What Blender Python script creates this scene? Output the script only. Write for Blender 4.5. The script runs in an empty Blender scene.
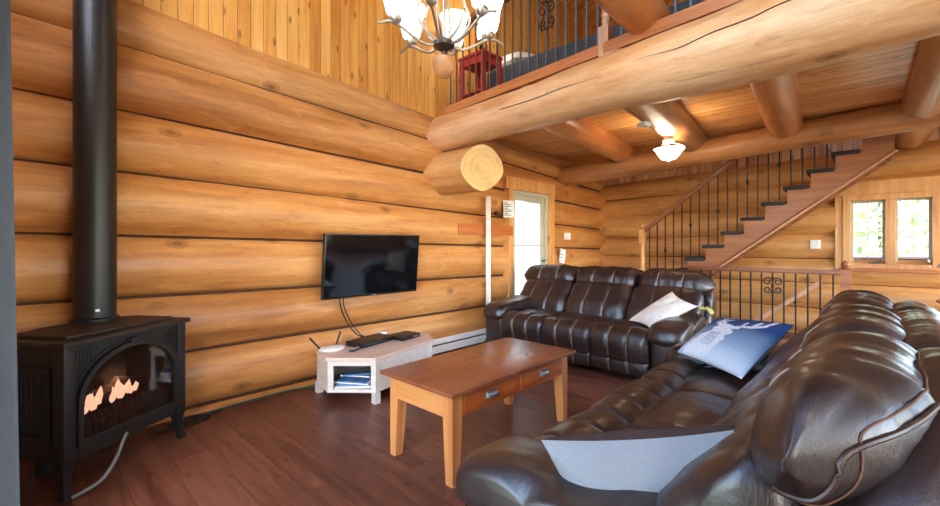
import bpy, bmesh, math, random
from mathutils import Vector, Matrix, noise
random.seed(7)
PI = math.pi
SC = bpy.context.scene
COL = SC.collection
V = Vector

# ------------------------------------------------------------------ materials
class N:
    """tiny node-graph helper"""
    def __init__(s, name):
        s.m = bpy.data.materials.new(name); s.m.use_nodes = True
        s.t = s.m.node_tree; s.t.nodes.clear()
        s.out = s.t.nodes.new('ShaderNodeOutputMaterial')
        s.b = s.t.nodes.new('ShaderNodeBsdfPrincipled')
        s.t.links.new(s.b.outputs[0], s.out.inputs[0])
    def node(s, kind, props=None, **inp):
        n = s.t.nodes.new(kind)
        for k, v in (props or {}).items(): setattr(n, k, v)
        for k, v in inp.items(): s.set(n, k, v)
        return n
    def set(s, n, k, v):
        i = n.inputs[int(k[1:])] if (k[0] == 'i' and k[1:].isdigit()) else n.inputs[k.replace('_', ' ')]
        if isinstance(v, bpy.types.NodeSocket): s.t.links.new(v, i)
        else: i.default_value = v
    def math(s, op, a, b=0.0, c=None):
        n = s.node('ShaderNodeMath', {'operation': op}, i0=a, i1=b)
        if c is not None: s.set(n, 'i2', c)
        return n.outputs[0]
    def mix(s, f, a, b, mode='MIX'):
        n = s.node('ShaderNodeMix', {'data_type': 'RGBA', 'blend_type': mode})
        s.set(n, 'i0', f); s.set(n, 'i6', a); s.set(n, 'i7', b)
        return n.outputs[2]
    def ramp(s, f, stops, interp='LINEAR'):
        n = s.node('ShaderNodeValToRGB'); cr = n.color_ramp; cr.interpolation = interp
        while len(cr.elements) < len(stops): cr.elements.new(0.5)
        for e, (p, c) in zip(cr.elements, stops):
            e.position = p; e.color = c if len(c) == 4 else (*c, 1)
        s.set(n, 'i0', f); return n.outputs[0]
    def noise(s, vec, scale=5, detail=3, rough=0.5, dist=0.0):
        n = s.node('ShaderNodeTexNoise', Vector=vec, Scale=scale, Detail=detail, Roughness=rough, Distortion=dist)
        return n.outputs['Fac']
    def coord(s): return s.node('ShaderNodeTexCoord').outputs['Object']
    def geo(s): return s.node('ShaderNodeNewGeometry').outputs['Position']
    def mapping(s, vec, scale=(1, 1, 1), loc=(0, 0, 0), rot=(0, 0, 0)):
        return s.node('ShaderNodeMapping', Vector=vec, Scale=scale, Location=loc, Rotation=rot).outputs[0]
    def attr(s, name, out='Fac'): return s.node('ShaderNodeAttribute', {'attribute_name': name}).outputs[out]
    def bump(s, h, strength=0.3, dist=0.01):
        s.set(s.b, 'Normal', s.node('ShaderNodeBump', Strength=strength, Distance=dist, Height=h).outputs[0])
    def p(s, **k):
        for a, v in k.items():
            if a == 'Base_Color' and not isinstance(v, bpy.types.NodeSocket) and len(v) == 3: v = (*v, 1)
            if a == 'Emission_Color' and not isinstance(v, bpy.types.NodeSocket) and len(v) == 3: v = (*v, 1)
            s.set(s.b, a, v)
        return s.m

def lin(r, g, b):
    f = lambda c: (c/255/12.92 if c/255 <= .04045 else ((c/255+.055)/1.055)**2.4)
    return (f(r), f(g), f(b))
def c4(r, g, b): return (*lin(r, g, b), 1)

def plain(name, col, rough=0.5, metal=0.0, var=0.12, vs=14, bump=0.0, bs=60, **k):
    n = N(name); co = n.coord()
    f = n.noise(co, vs, 3)
    dark = tuple(x*(1-var) for x in col[:3]) + (1,); light = tuple(min(1, x*(1+var)) for x in col[:3]) + (1,)
    n.p(Base_Color=n.ramp(f, [(0.3, dark), (0.7, light)]), Roughness=rough, Metallic=metal, **k)
    if bump: n.bump(n.noise(co, bs, 3), bump, 0.004)
    return n.m

def log_mat(name, axis, light, mid, dark, rough=0.46, coat=.1):
    """peeled log: grain streaks along axis, knots, per-log tone"""
    n = N(name); co = n.coord()
    st = [9, 9, 9]; st[axis] = 0.55
    st2 = [2.2, 2.2, 2.2]; st2[axis] = 0.5
    st3 = [40, 40, 40]; st3[axis] = 1.6
    sk = [3.1, 3.1, 3.1]; sk[axis] = 1.9
    grain = n.noise(n.mapping(co, st), 1.0, 5, 0.62, 0.25)
    fine = n.noise(n.mapping(co, st3), 1.0, 3, 0.6)
    blot = n.noise(n.mapping(co, st2), 1.0, 3, 0.55)
    f = n.math('ADD', n.math('MULTIPLY', grain, .5), n.math('MULTIPLY', blot, .55))
    f = n.math('ADD', f, n.math('MULTIPLY', n.math('SUBTRACT', n.attr('tone'), .5), .22))
    col = n.ramp(f, [(0.33, (*dark, 1)), (0.52, (*mid, 1)), (0.72, (*light, 1))])
    col = n.mix(n.math('MULTIPLY', n.ramp(fine, [(.5, (0, 0, 0)), (.75, (1, 1, 1))]), .22), col, (*[x*.45 for x in dark], 1))
    sm = [13, 13, 13]; sm[axis] = 3.2
    mot = n.noise(n.mapping(co, sm), 1.0, 5, .68, .6)
    col = n.mix(n.math('MULTIPLY', n.ramp(mot, [(.54, (0, 0, 0)), (.68, (1, 1, 1))]), .3), col, (*[min(1, x*1.25) for x in light], 1))
    col = n.mix(n.math('MULTIPLY', n.ramp(mot, [(.30, (1, 1, 1)), (.45, (0, 0, 0))]), .35), col, (*[x*.8 for x in dark], 1))
    kv = n.node('ShaderNodeTexVoronoi', {'feature': 'F1'}, Vector=n.mapping(co, sk), Scale=1.0)
    kd = n.math('ADD', kv.outputs['Distance'], n.math('MULTIPLY', n.noise(co, 22, 2), .03))
    knot = n.ramp(kd, [(0.06, (1, 1, 1)), (0.10, (.35, .35, .35)), (.13, (.55, .55, .55)), (0.17, (0, 0, 0))])
    col = n.mix(n.math('MULTIPLY', knot, .7), col, (*[x*.35 for x in dark], 1))
    ck = n.noise(n.mapping(co, [x*0.9 for x in st]), 1.0, 2, 0.4, .1)
    crack = n.ramp(n.math('ABSOLUTE', n.math('SUBTRACT', ck, .62)), [(0.0, (1, 1, 1)), (0.006, (0, 0, 0))])
    col = n.mix(n.math('MULTIPLY', crack, .35), col, (*[x*.25 for x in dark], 1))
    n.p(Base_Color=col, Roughness=n.ramp(grain, [(.3, (rough-.08,)*3), (.7, (rough+.1,)*3)]), Coat_Weight=coat, Coat_Roughness=.24)
    n.bump(n.math('ADD', n.math('MULTIPLY', grain, .7), n.math('ADD', n.math('MULTIPLY', fine, .2), n.math('MULTIPLY', mot, .5))), .35, .012)
    return n.m

def board_mat(name, across, along, width, light, mid, dark, rough=.5, shear=0.0, knots=1.0, gapk=.55):
    """tongue and groove boards; across/along are axis numbers; shear makes the boards run diagonally"""
    n = N(name); co = n.geo()
    s = n.node('ShaderNodeSeparateXYZ', Vector=co).outputs
    a = s[across]
    if shear: a = n.math('ADD', a, n.math('MULTIPLY', s[along], shear))
    q = n.math('DIVIDE', a, width)
    fr = n.math('FRACT', q); idx = n.math('FLOOR', q)
    rnd = n.node('ShaderNodeTexWhiteNoise', {'noise_dimensions': '1D'}, W=idx).outputs['Value']
    cv = n.node('ShaderNodeCombineXYZ', X=n.math('MULTIPLY', a, 16), Y=n.math('ADD', n.math('MULTIPLY', s[along], 1.1), n.math('MULTIPLY', rnd, 37)), Z=n.math('MULTIPLY', rnd, 11)).outputs[0]
    grain = n.noise(cv, 1.0, 4, .6, .4)
    f = n.math('ADD', grain, n.math('MULTIPLY', n.math('SUBTRACT', rnd, .5), .34))
    col = n.ramp(f, [(.28, (*dark, 1)), (.5, (*mid, 1)), (.74, (*light, 1))])
    kc = n.node('ShaderNodeCombineXYZ', X=n.math('MULTIPLY', a, 6.5), Y=n.math('ADD', n.math('MULTIPLY', s[along], 2.4), n.math('MULTIPLY', rnd, 19)), Z=0.0).outputs[0]
    kv = n.node('ShaderNodeTexVoronoi', {'feature': 'F1', 'voronoi_dimensions': '2D'}, Vector=kc, Scale=1.0)
    knot = n.ramp(kv.outputs['Distance'], [(.05, (1, 1, 1)), (.11, (0, 0, 0))])
    col = n.mix(n.math('MULTIPLY', knot, .75*knots), col, (*[x*.25 for x in dark], 1))
    edge = n.math('MINIMUM', fr, n.math('SUBTRACT', 1.0, fr))
    gap = n.ramp(edge, [(.018, (1, 1, 1)), (.05, (0, 0, 0))])
    col = n.mix(n.math('MULTIPLY', gap, gapk), col, (*[x*.2 for x in dark], 1))
    n.p(Base_Color=col, Roughness=rough)
    n.bump(n.math('SUBTRACT', n.math('MULTIPLY', grain, .15), gap), .5, .006)
    return n.m

M = {}
M['log_y'] = log_mat('log_wood_lengthwise', 1, lin(224, 166, 102), lin(196, 130, 68), lin(140, 82, 38))
M['log_x'] = log_mat('log_wood_crosswise', 0, lin(220, 168, 108), lin(198, 140, 78), lin(150, 94, 48))
M['beam'] = log_mat('pale_beam_wood', 0, lin(232, 188, 142), lin(212, 152, 98), lin(168, 106, 60))
M['joist'] = log_mat('joist_wood', 1, lin(214, 152, 92), lin(190, 118, 62), lin(140, 80, 38), rough=.36, coat=.35)
M['joist_grey'] = log_mat('weathered_joist_wood', 1, lin(205, 160, 110), lin(172, 118, 74), lin(120, 80, 50), rough=.36, coat=.35)
M['cross'] = log_mat('reddish_log_wood', 0, lin(204, 148, 92), lin(178, 118, 68), lin(132, 84, 46))
M['panel_v'] = board_mat('vertical_pine_boards', 1, 2, .10, lin(236, 178, 98), lin(222, 156, 74), lin(196, 124, 52), knots=.9, gapk=.4)
M['panel_vx'] = board_mat('vertical_pine_boards_end', 0, 2, .11, lin(232, 184, 140), lin(214, 156, 112), lin(178, 116, 76))
M['panel_d'] = board_mat('diagonal_pine_boards', 0, 2, .16, lin(226, 166, 74), lin(212, 148, 58), lin(184, 116, 40), shear=-.55, knots=.7)
M['ceil'] = board_mat('pine_ceiling_boards', 1, 0, .13, lin(238, 186, 122), lin(226, 164, 98), lin(202, 136, 76), knots=1.0, gapk=.75, rough=.3)
M['roof'] = board_mat('pine_roof_boards', 1, 0, .14, lin(230, 180, 112), lin(212, 150, 84), lin(176, 110, 54))

def floor_mat():
    n = N('dark_plank_floor'); co = n.geo()
    s = n.node('ShaderNodeSeparateXYZ', Vector=co).outputs
    q = n.math('DIVIDE', n.math('ADD', s[1], .02), .205); fr = n.math('FRACT', q); idx = n.math('FLOOR', q)
    rnd = n.node('ShaderNodeTexWhiteNoise', {'noise_dimensions': '1D'}, W=idx).outputs['Value']
    xx = n.math('ADD', s[0], n.math('MULTIPLY', rnd, 5))
    q2 = n.math('DIVIDE', xx, 2.3); fr2 = n.math('FRACT', q2)
    rnd2 = n.node('ShaderNodeTexWhiteNoise', {'noise_dimensions': '2D'}, Vector=n.node('ShaderNodeCombineXYZ', X=idx, Y=n.math('FLOOR', q2), Z=0.0).outputs[0]).outputs['Value']
    cv = n.node('ShaderNodeCombineXYZ', X=n.math('MULTIPLY', xx, 1.6), Y=n.math('MULTIPLY', s[1], 16), Z=n.math('MULTIPLY', rnd2, 31)).outputs[0]
    g = n.noise(cv, 1.0, 5, .65, .9)
    f = n.math('ADD', g, n.math('MULTIPLY', n.math('SUBTRACT', rnd2, .5), .22))
    col = n.ramp(f, [(.3, c4(78, 45, 36)), (.5, c4(108, 66, 52)), (.72, c4(140, 92, 74))])
    kn = n.node('ShaderNodeTexVoronoi', {'voronoi_dimensions': '2D'}, Vector=n.node('ShaderNodeCombineXYZ', X=n.math('MULTIPLY', xx, 2.2), Y=n.math('MULTIPLY', s[1], 3.4), Z=0.0).outputs[0], Scale=1.0).outputs['Distance']
    mt = n.noise(n.node('ShaderNodeCombineXYZ', X=n.math('MULTIPLY', xx, 3), Y=n.math('MULTIPLY', s[1], 7), Z=rnd2).outputs[0], 1.0, 5, .7, .8)
    col = n.mix(n.math('MULTIPLY', n.ramp(mt, [(.52, (0, 0, 0)), (.7, (1, 1, 1))]), .35), col, c4(150, 98, 74))
    col = n.mix(n.math('MULTIPLY', n.ramp(kn, [(.03, (1, 1, 1)), (.08, (0, 0, 0))]), .4), col, c4(40, 22, 18))
    e = n.math('MULTIPLY', n.math('MINIMUM', fr, n.math('SUBTRACT', 1.0, fr)), .205)
    e2 = n.math('MULTIPLY', n.math('MINIMUM', fr2, n.math('SUBTRACT', 1.0, fr2)), 2.3)
    gap = n.ramp(n.math('MINIMUM', e, e2), [(.0015, (1, 1, 1)), (.004, (0, 0, 0))])
    col = n.mix(n.math('MULTIPLY', gap, .5), col, c4(30, 16, 12))
    n.p(Base_Color=col, Roughness=n.ramp(g, [(.3, (.3,)*3), (.7, (.46,)*3)]))
    n.bump(n.math('SUBTRACT', n.math('MULTIPLY', g, .3), gap), .35, .004)
    return n.m
M['floor'] = floor_mat()

def leather(name, c0, c1):
    n = N(name); co = n.coord()
    big = n.noise(co, 3.5, 3, .6)
    vor = n.node('ShaderNodeTexVoronoi', {'feature': 'DISTANCE_TO_EDGE'}, Vector=co, Scale=230.0).outputs['Distance']
    cre = n.noise(n.mapping(co, (7, 16, 7)), 1.0, 4, .55, .6)
    n.p(Base_Color=n.ramp(big, [(.3, (*c0, 1)), (.7, (*c1, 1))]), Roughness=n.ramp(big, [(.3, (.34,)*3), (.7, (.46,)*3)]), Specular_IOR_Level=.7, Coat_Weight=.36, Coat_Roughness=.22)
    n.bump(n.math('ADD', n.math('MULTIPLY', n.ramp(vor, [(0, (0, 0, 0)), (.25, (1, 1, 1))]), .035), n.math('MULTIPLY', cre, .8)), .5, .010)
    return n.m
M['leather'] = leather('dark_brown_leather', lin(27, 17, 16), lin(42, 27, 24))
M['stitch'] = plain('pale_stitch_thread', lin(150, 128, 112), .6)
M['seam'] = plain('brown_stitch_thread', lin(112, 74, 56), .6)
M['piping'] = plain('leather_piping', lin(58, 36, 30), .4)

def grainwood(name, light, dark, axis=0, rough=.4, sc=1.0, coat=.1):
    n = N(name); co = n.coord(); st = [14*sc]*3; st[axis] = 1.1*sc
    g = n.noise(n.mapping(co, st), 1.0, 5, .6, .7)
    st4 = [60]*3; st4[axis] = 3
    g2 = n.noise(n.mapping(co, st4), 1.0, 2)
    col = n.ramp(n.math('ADD', n.math('MULTIPLY', g, .8), n.math('MULTIPLY', g2, .2)), [(.35, (*dark, 1)), (.65, (*light, 1))])
    n.p(Base_Color=col, Roughness=rough, Coat_Weight=coat, Coat_Roughness=.25); n.bump(g, .12, .003)
    return n.m
M['tabletop'] = grainwood('reddish_brown_tabletop', lin(150, 88, 58), lin(122, 66, 42), 1, .27)
M['pine_leg'] = grainwood('honey_pine', lin(216, 146, 86), lin(182, 110, 58), 2, .42)
M['pine_apron'] = grainwood('honey_pine_apron', lin(222, 154, 90), lin(192, 120, 62), 0, .42)
M['pine_red'] = grainwood('reddish_pine_drawer', lin(200, 108, 50), lin(164, 80, 34), 1, .4)
M['trim_wood'] = grainwood('pine_trim', lin(226, 170, 108), lin(196, 134, 74), 2, .45)
M['trim_x'] = grainwood('pine_trim_crosswise', lin(212, 140, 82), lin(176, 100, 52), 0, .45)
M['stair_wood'] = grainwood('stained_stair_wood', lin(172, 108, 66), lin(132, 78, 46), 0, .42)
M['loft_rail'] = grainwood('orange_brown_rail_wood', lin(196, 124, 70), lin(150, 86, 46), 0, .42)
M['rail_wood'] = grainwood('dark_rail_wood', lin(150, 92, 62), lin(116, 68, 44), 0, .42)
M['pale_wood'] = grainwood('pale_turned_wood', lin(206, 158, 122), lin(172, 122, 90), 2, .5)
M['red_board'] = grainwood('reddish_cedar_board', lin(206, 120, 60), lin(164, 84, 38), 1, .45)
M['whitewood'] = grainwood('white_painted_wood', lin(226, 218, 210), lin(205, 194, 184), 0, .5, .6)
M['standtop'] = grainwood('pale_pinkish_laminate', lin(226, 200, 184), lin(206, 178, 160), 1, .5)
M['endgrain'] = None
def endgrain():
    n = N('sawn_log_end'); co = n.attr('uvc', 'Vector')
    w = n.node('ShaderNodeTexWave', {'wave_type': 'RINGS', 'rings_direction': 'X'}, Vector=n.mapping(co, (1, 1, 1)), Scale=5.0, Distortion=4.0, Detail=2.0, Detail_Scale=2.0).outputs['Fac']
    z = n.noise(co, 5, 4)
    col = n.mix(w, c4(212, 170, 106), c4(222, 182, 118))
    col = n.mix(n.ramp(z, [(.45, (0, 0, 0)), (.65, (.45, .45, .45))]), col, c4(186, 150, 100))
    n.p(Base_Color=col, Roughness=.75); n.bump(n.noise(co, 40, 3), .3, .004)
    return n.m
M['endgrain'] = endgrain()
M['iron'] = plain('black_cast_iron', lin(30, 27, 25), .5, .0, .2, 30, .15, 220)
M['irontop'] = plain('dark_brown_iron_top', lin(46, 35, 29), .5, .0, .2, 12, .1, 200)
M['pipe'] = plain('black_stovepipe_paint', lin(32, 31, 30), .42, .0, .12, 6)
M['firebox'] = plain('sooty_firebox', lin(26, 23, 22), .9, 0, .3, 30)
M['ember'] = plain('charred_log', lin(42, 33, 30), .9, 0, .4, 40, .6, 40)
M['blackmetal'] = plain('black_wrought_iron', lin(34, 36, 40), .4, .6, .15, 30)
M['greymetal'] = plain('grey_steel_baluster', lin(98, 108, 116), .38, .7, .12, 20)
M['tread'] = plain('dark_carpet_tread', lin(48, 45, 48), .95, 0, .25, 120, .4, 300)
M['black'] = plain('black_plastic', lin(18, 18, 20), .35, 0, .15, 20)
M['darkgrey'] = plain('dark_grey_plastic', lin(52, 56, 64), .4, 0, .15, 20)
M['screen'] = plain('glossy_black_screen', lin(9, 11, 14), .07, 0, .1, 4)
M['white'] = plain('white_plastic', lin(232, 232, 228), .45, 0, .04, 20)
M['heater'] = plain('white_heater_enamel', lin(226, 224, 218), .4, 0, .04, 20)
M['silver'] = plain('brushed_pewter', lin(168, 176, 180), .3, .85, .1, 60)
M['nickel'] = plain('antique_nickel', lin(196, 184, 168), .32, .85, .15, 30)
M['nickel_dark'] = plain('dark_bronze_hub', lin(84, 78, 70), .4, .7, .2, 30)
M['red'] = plain('red_painted_wood', lin(176, 48, 38), .42, 0, .18, 18)
M['bedding'] = plain('dark_grey_blanket', lin(52, 54, 62), .9, 0, .3, 60, .4, 120)
M['linen'] = plain('white_linen', lin(224, 222, 220), .9, 0, .05, 30, .3, 140)
M['fur'] = plain('white_plush', lin(222, 214, 204), .95, 0, .12, 26, .8, 90)
M['greyfab'] = plain('light_grey_woven_fabric', lin(140, 144, 150), .95, 0, .09, 220, .5, 420)
M['brownfab'] = plain('dark_brown_velvet', lin(62, 46, 44), .9, 0, .2, 40, .4, 200)
M['curtain'] = plain('grey_curtain', lin(58, 63, 68), .9, 0, .1, 120, .2, 500)
M['curtain_blue'] = plain('blue_grey_lining', lin(140, 160, 178), .9, 0, .12, 60, .3, 300)
M['taupe'] = plain('taupe_window_frame', lin(182, 176, 156), .5, 0, .06, 20)
M['paper'] = plain('white_paper', lin(236, 234, 230), .8, 0, .03, 40)
M['ink'] = plain('grey_print_ink', lin(90, 92, 98), .8)
M['bluepaper'] = plain('blue_magazine_cover', lin(70, 120, 170), .4, 0, .5, 12)
M['cable'] = plain('black_cable', lin(22, 22, 22), .5)
M['greencable'] = plain('green_cable', lin(42, 84, 66), .5)
M['greycable'] = plain('grey_hose', lin(140, 138, 134), .5)
M['yellow'] = plain('yellow_green_cloth', lin(176, 168, 92), .9, 0, .3, 60, .4, 200)
M['bark'] = plain('tree_bark', lin(92, 76, 60), .9, 0, .3, 20, .6, 40)
M['leaf'] = plain('green_leaves', lin(150, 176, 110), .6, 0, .35, 1.5)
M['grass'] = plain('grass_ground', lin(150, 156, 126), .9, 0, .3, 2)
M['concrete'] = plain('basement_concrete', lin(130, 110, 92), .9, 0, .15, 6)
M['deer'] = None
def vcol(name, rough):
    n = N(name); n.p(Base_Color=n.attr('col', 'Color'), Roughness=rough); n.bump(n.noise(n.coord(), 200, 2), .2, .003); return n.m
M['deer'] = vcol('printed_cushion_fabric', .85)
def glow(name, col, st, base=(.9, .9, .9)):
    n = N(name); f = n.noise(n.coord(), 9, 3)
    n.p(Base_Color=base, Roughness=.4, Emission_Color=n.ramp(f, [(.3, tuple(x*.9 for x in col)), (.7, col)]), Emission_Strength=st); return n.m
M['shade'] = glow('lit_frosted_glass', lin(255, 246, 232), 2.6)
M['bowl'] = glow('lit_alabaster_glass', lin(255, 232, 196), 5.0)
M['flame'] = glow('gas_flame', lin(255, 196, 164), 2.2, (.5, .3, .25))
M['amber'] = plain('amber_glass', lin(214, 150, 96), .25, 0, .1, 8, 0, 60, Transmission_Weight=.35)
M['lampshade'] = plain('white_lampshade', lin(238, 236, 232), .8, 0, .03, 20)
def glass(name, tint=(1, 1, 1), gl=.07):
    n = N(name); t = n.t; t.nodes.remove(n.b)
    a = t.nodes.new('ShaderNodeBsdfTransparent'); a.inputs[0].default_value = (*tint, 1)
    g = t.nodes.new('ShaderNodeBsdfGlossy'); g.inputs['Roughness'].default_value = .02
    lw = n.node('ShaderNodeLayerWeight', Blend=.25).outputs['Fresnel']
    mx = t.nodes.new('ShaderNodeMixShader')
    t.links.new(n.math('ADD', n.math('MULTIPLY', lw, .55), gl*.4), mx.inputs[0]); t.links.new(a.outputs[0], mx.inputs[1]); t.links.new(g.outputs[0], mx.inputs[2])
    t.links.new(mx.outputs[0], n.out.inputs[0]); return n.m
M['joint_shadow'] = plain('dark_joint_shadow', lin(78, 46, 24), .9, 0, .3, 8)  # dark colour for the added lines that imitate shade between logs
M['glass'] = glass('clear_window_glass')
M['fireglass'] = glass('dark_ceramic_glass', (.75, .72, .7), .1)
def blind():
    n = N('translucent_white_blind'); t = n.t
    n.p(Base_Color=c4(244, 244, 242), Roughness=.9, Transmission_Weight=0.0)
    tr = t.nodes.new('ShaderNodeBsdfTranslucent'); tr.inputs[0].default_value = c4(250, 250, 248)
    mx = t.nodes.new('ShaderNodeMixShader'); mx.inputs[0].default_value = .7
    t.links.new(n.b.outputs[0], mx.inputs[1]); t.links.new(tr.outputs[0], mx.inputs[2]); t.links.new(mx.outputs[0], n.out.inputs[0]); return n.m
M['blind'] = blind()

# ------------------------------------------------------------------ mesh helpers
def orient(d, up=V((0, 0, 1))):
    d = V(d).normalized()
    if abs(d.dot(up)) > .98: up = V((1, 0, 0)) if abs(d.x) < .9 else V((0, 1, 0))
    s = d.cross(up).normalized(); u = s.cross(d).normalized()
    return d, s, u
def catmull(pts, n, closed=False):
    pts = [V(p) for p in pts]; out = []; k = len(pts); segs = k if closed else k-1
    for i in range(segs):
        P = [pts[(i+j) % k] if closed else pts[min(max(i+j, 0), k-1)] for j in (-1, 0, 1, 2)]
        for t in range(n):
            t /= n
            out.append(.5*((2*P[1]) + (P[2]-P[0])*t + (2*P[0]-5*P[1]+4*P[2]-P[3])*t*t + (3*P[1]-P[0]-3*P[2]+P[3])*t**3))
    if not closed: out.append(pts[-1])
    return out

class MB:
    def __init__(s):
        s.bm = bmesh.new(); s.tone = s.bm.verts.layers.float.new('tone')
    def box(s, c, d, rot=None, bev=0.0):
        r = bmesh.ops.create_cube(s.bm, size=1.0); vs = r['verts']
        m = Matrix.Translation(V(c)) @ (rot.to_4x4() if rot else Matrix()) @ Matrix.Diagonal((*d, 1))
        bmesh.ops.transform(s.bm, matrix=m, verts=vs)
        if bev:
            es = list({e for v in vs for e in v.link_edges})
            bmesh.ops.bevel(s.bm, geom=es, offset=bev, segments=2, profile=.6, affect='EDGES')
        return s
    def bx(s, x0, x1, y0, y1, z0, z1, bev=0.0):
        return s.box(((x0+x1)/2, (y0+y1)/2, (z0+z1)/2), (abs(x1-x0), abs(y1-y0), abs(z1-z0)), None, bev)
    def rings(s, rings, cap=True, closed_u=False, tone=.5):
        R = [[s.bm.verts.new(p) for p in r] for r in rings]
        for r in R:
            for v in r: v[s.tone] = tone
        m = len(R[0]); n = len(R)
        for i in range(n if closed_u else n-1):
            a, b = R[i], R[(i+1) % n]
            for j in range(m):
                try: s.bm.faces.new((a[j], a[(j+1) % m], b[(j+1) % m], b[j]))
                except ValueError: pass
        if cap and not closed_u:
            s.bm.faces.new(R[0][::-1]); s.bm.faces.new(R[-1])
        return R
    def tube(s, pts, r, seg=8, cap=True, up=V((0, 0, 1)), flat=1.0):
        pts = [V(p) for p in pts]; n = len(pts); rr = []
        for i, p in enumerate(pts):
            d = pts[min(i+1, n-1)] - pts[max(i-1, 0)]
            _, a, b = orient(d, up); q = r[i] if isinstance(r, (list, tuple)) else r
            rr.append([p + a*math.cos(2*PI*j/seg)*q + b*math.sin(2*PI*j/seg)*q*flat for j in range(seg)])
        s.rings(rr, cap); return s
    def lathe(s, prof, c=(0, 0, 0), seg=20, cap=True):
        c = V(c)
        s.rings([[c + V((r*math.cos(2*PI*j/seg), r*math.sin(2*PI*j/seg), z)) for j in range(seg)] for r, z in prof], cap); return s
    def prism(s, poly, axis, a0, a1, bev=0.0):
        """poly is a list of 2D points; axis 0: (y,z), 1: (x,z), 2: (x,y)"""
        def P(p, a):
            return V((a, p[0], p[1])) if axis == 0 else (V((p[0], a, p[1])) if axis == 1 else V((p[0], p[1], a)))
        A = [s.bm.verts.new(P(p, a0)) for p in poly]; B = [s.bm.verts.new(P(p, a1)) for p in poly]
        n = len(poly); fs = [s.bm.faces.new(A), s.bm.faces.new(B[::-1])]
        for i in range(n): fs.append(s.bm.faces.new((A[i], B[i], B[(i+1) % n], A[(i+1) % n])))
        if bev:
            es = list({e for f in fs for e in f.edges})
            bmesh.ops.bevel(s.bm, geom=es, offset=bev, segments=2, profile=.6, affect='EDGES')
        return s
    def log(s, p0, p1, r0, r1, seed=0, sx=1.0, seg=30, step=.14, wob=.035, tone=None, knob=0):
        p0, p1 = V(p0), V(p1); L = (p1-p0).length; n = max(2, int(L/step))
        d, a, b = orient(p1-p0); R = []
        if tone is None: tone = random.Random(seed*13+5).random()
        for i in range(n+1):
            t = i/n; p = p0.lerp(p1, t); r = r0+(r1-r0)*t; ring = []
            off = V((noise.noise((t*L*.5, seed*3.7, 1.1)), noise.noise((t*L*.5, seed*3.7, 8.1)), noise.noise((t*L*.5, seed*3.7, 4.1))))*wob*.25
            for j in range(seg):
                th = 2*PI*j/seg; q = V((math.cos(th)*1.3, math.sin(th)*1.3, t*L*1.1+seed*9.3))
                k = 1 + wob*(noise.noise(q) + .5*noise.noise(q*2.7))
                ring.append(p + off + (a*math.cos(th)*sx + b*math.sin(th))*r*k)
            R.append(ring)
        s.rings(R, True, tone=tone); return s
    def grid(s, fn, nu, nv, closed_v=False):
        vs = [[s.bm.verts.new(fn(i/nu, j/nv)) for j in range(nv if closed_v else nv+1)] for i in range(nu+1)]
        for i in range(nu):
            for j in range(nv):
                jn = (j+1) % nv if closed_v else j+1
                s.bm.faces.new((vs[i][j], vs[i+1][j], vs[i+1][jn], vs[i][jn]))
        return vs
    def build(s, name, mat, parent=None, smooth=True, angle=38, world=False):
        bmesh.ops.recalc_face_normals(s.bm, faces=s.bm.faces[:])
        me = bpy.data.meshes.new(name); s.bm.to_mesh(me); s.bm.free()
        if smooth:
            me.polygons.foreach_set('use_smooth', [True]*len(me.polygons)); me.set_sharp_from_angle(angle=math.radians(angle))
        for m in (mat if isinstance(mat, list) else [mat]): me.materials.append(m)
        o = bpy.data.objects.new(name, me); COL.objects.link(o)
        if parent is not None:
            o.parent = parent
        return o

def tag(o, label=None, cat=None, group=None, kind=None):
    if label: o['label'] = label
    if cat: o['category'] = cat
    if group: o['group'] = group
    if kind: o['kind'] = kind
    return o
def thing(name, label, cat, loc=(0, 0, 0), rz=0.0, group=None):
    o = bpy.data.objects.new(name, None); COL.objects.link(o); o.empty_display_size = .1
    o.location = loc; o.rotation_euler = (0, 0, rz)
    return tag(o, label, cat, group)
def struct(name, mb, mat, parent=None, smooth=True):
    o = mb.build(name, mat, parent, smooth); o['kind'] = 'structure'; return o
def copy_tree(o, parent=None):
    c = o.copy(); COL.objects.link(c)
    if parent is not None: c.parent = parent
    for ch in list(o.children): copy_tree(ch, c)
    return c
def at(mb, org):
    bmesh.ops.translate(mb.bm, vec=-V(org), verts=mb.bm.verts[:]); return mb
def lerp(a, b, t): return a+(b-a)*t

# ------------------------------------------------------------------ setting: floor, walls, ceilings
EX, SY, EY = 6.3, -.32, 7.45           # east wall, south wall, end wall (log faces)
mb = MB()
for x0, x1, y0, y1 in ((-.5, EX+.3, -.6, 6.47), (-.5, .9, 6.47, 7.9), (3.42, EX+.3, 6.47, 7.9), (.9, 3.42, 7.4, 7.9)):
    mb.bx(x0, x1, y0, y1, -.12, 0)
struct('floor', mb, M['floor'], smooth=False)
mb = MB(); mb.bx(.8, 3.5, 6.44, 6.47, -2.2, -.12); mb.bx(.8, 3.5, 7.4, 7.44, -2.2, -.12); mb.bx(.78, .9, 6.44, 7.44, -2.2, -.12); mb.bx(3.42, 3.5, 6.44, 7.44, -2.2, -.12); mb.bx(.78, 3.5, 6.44, 7.44, -2.3, -2.2)
struct('wall_stairwell', mb, M['concrete'], smooth=False)
mb = MB()
for i in range(9): mb.bx(3.42-.25*(i+1), 3.42-.25*i, 6.48, 7.39, -2.2, -.2*(i+1))
struct('trim_2', mb, M['stair_wood'], smooth=False)

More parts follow.
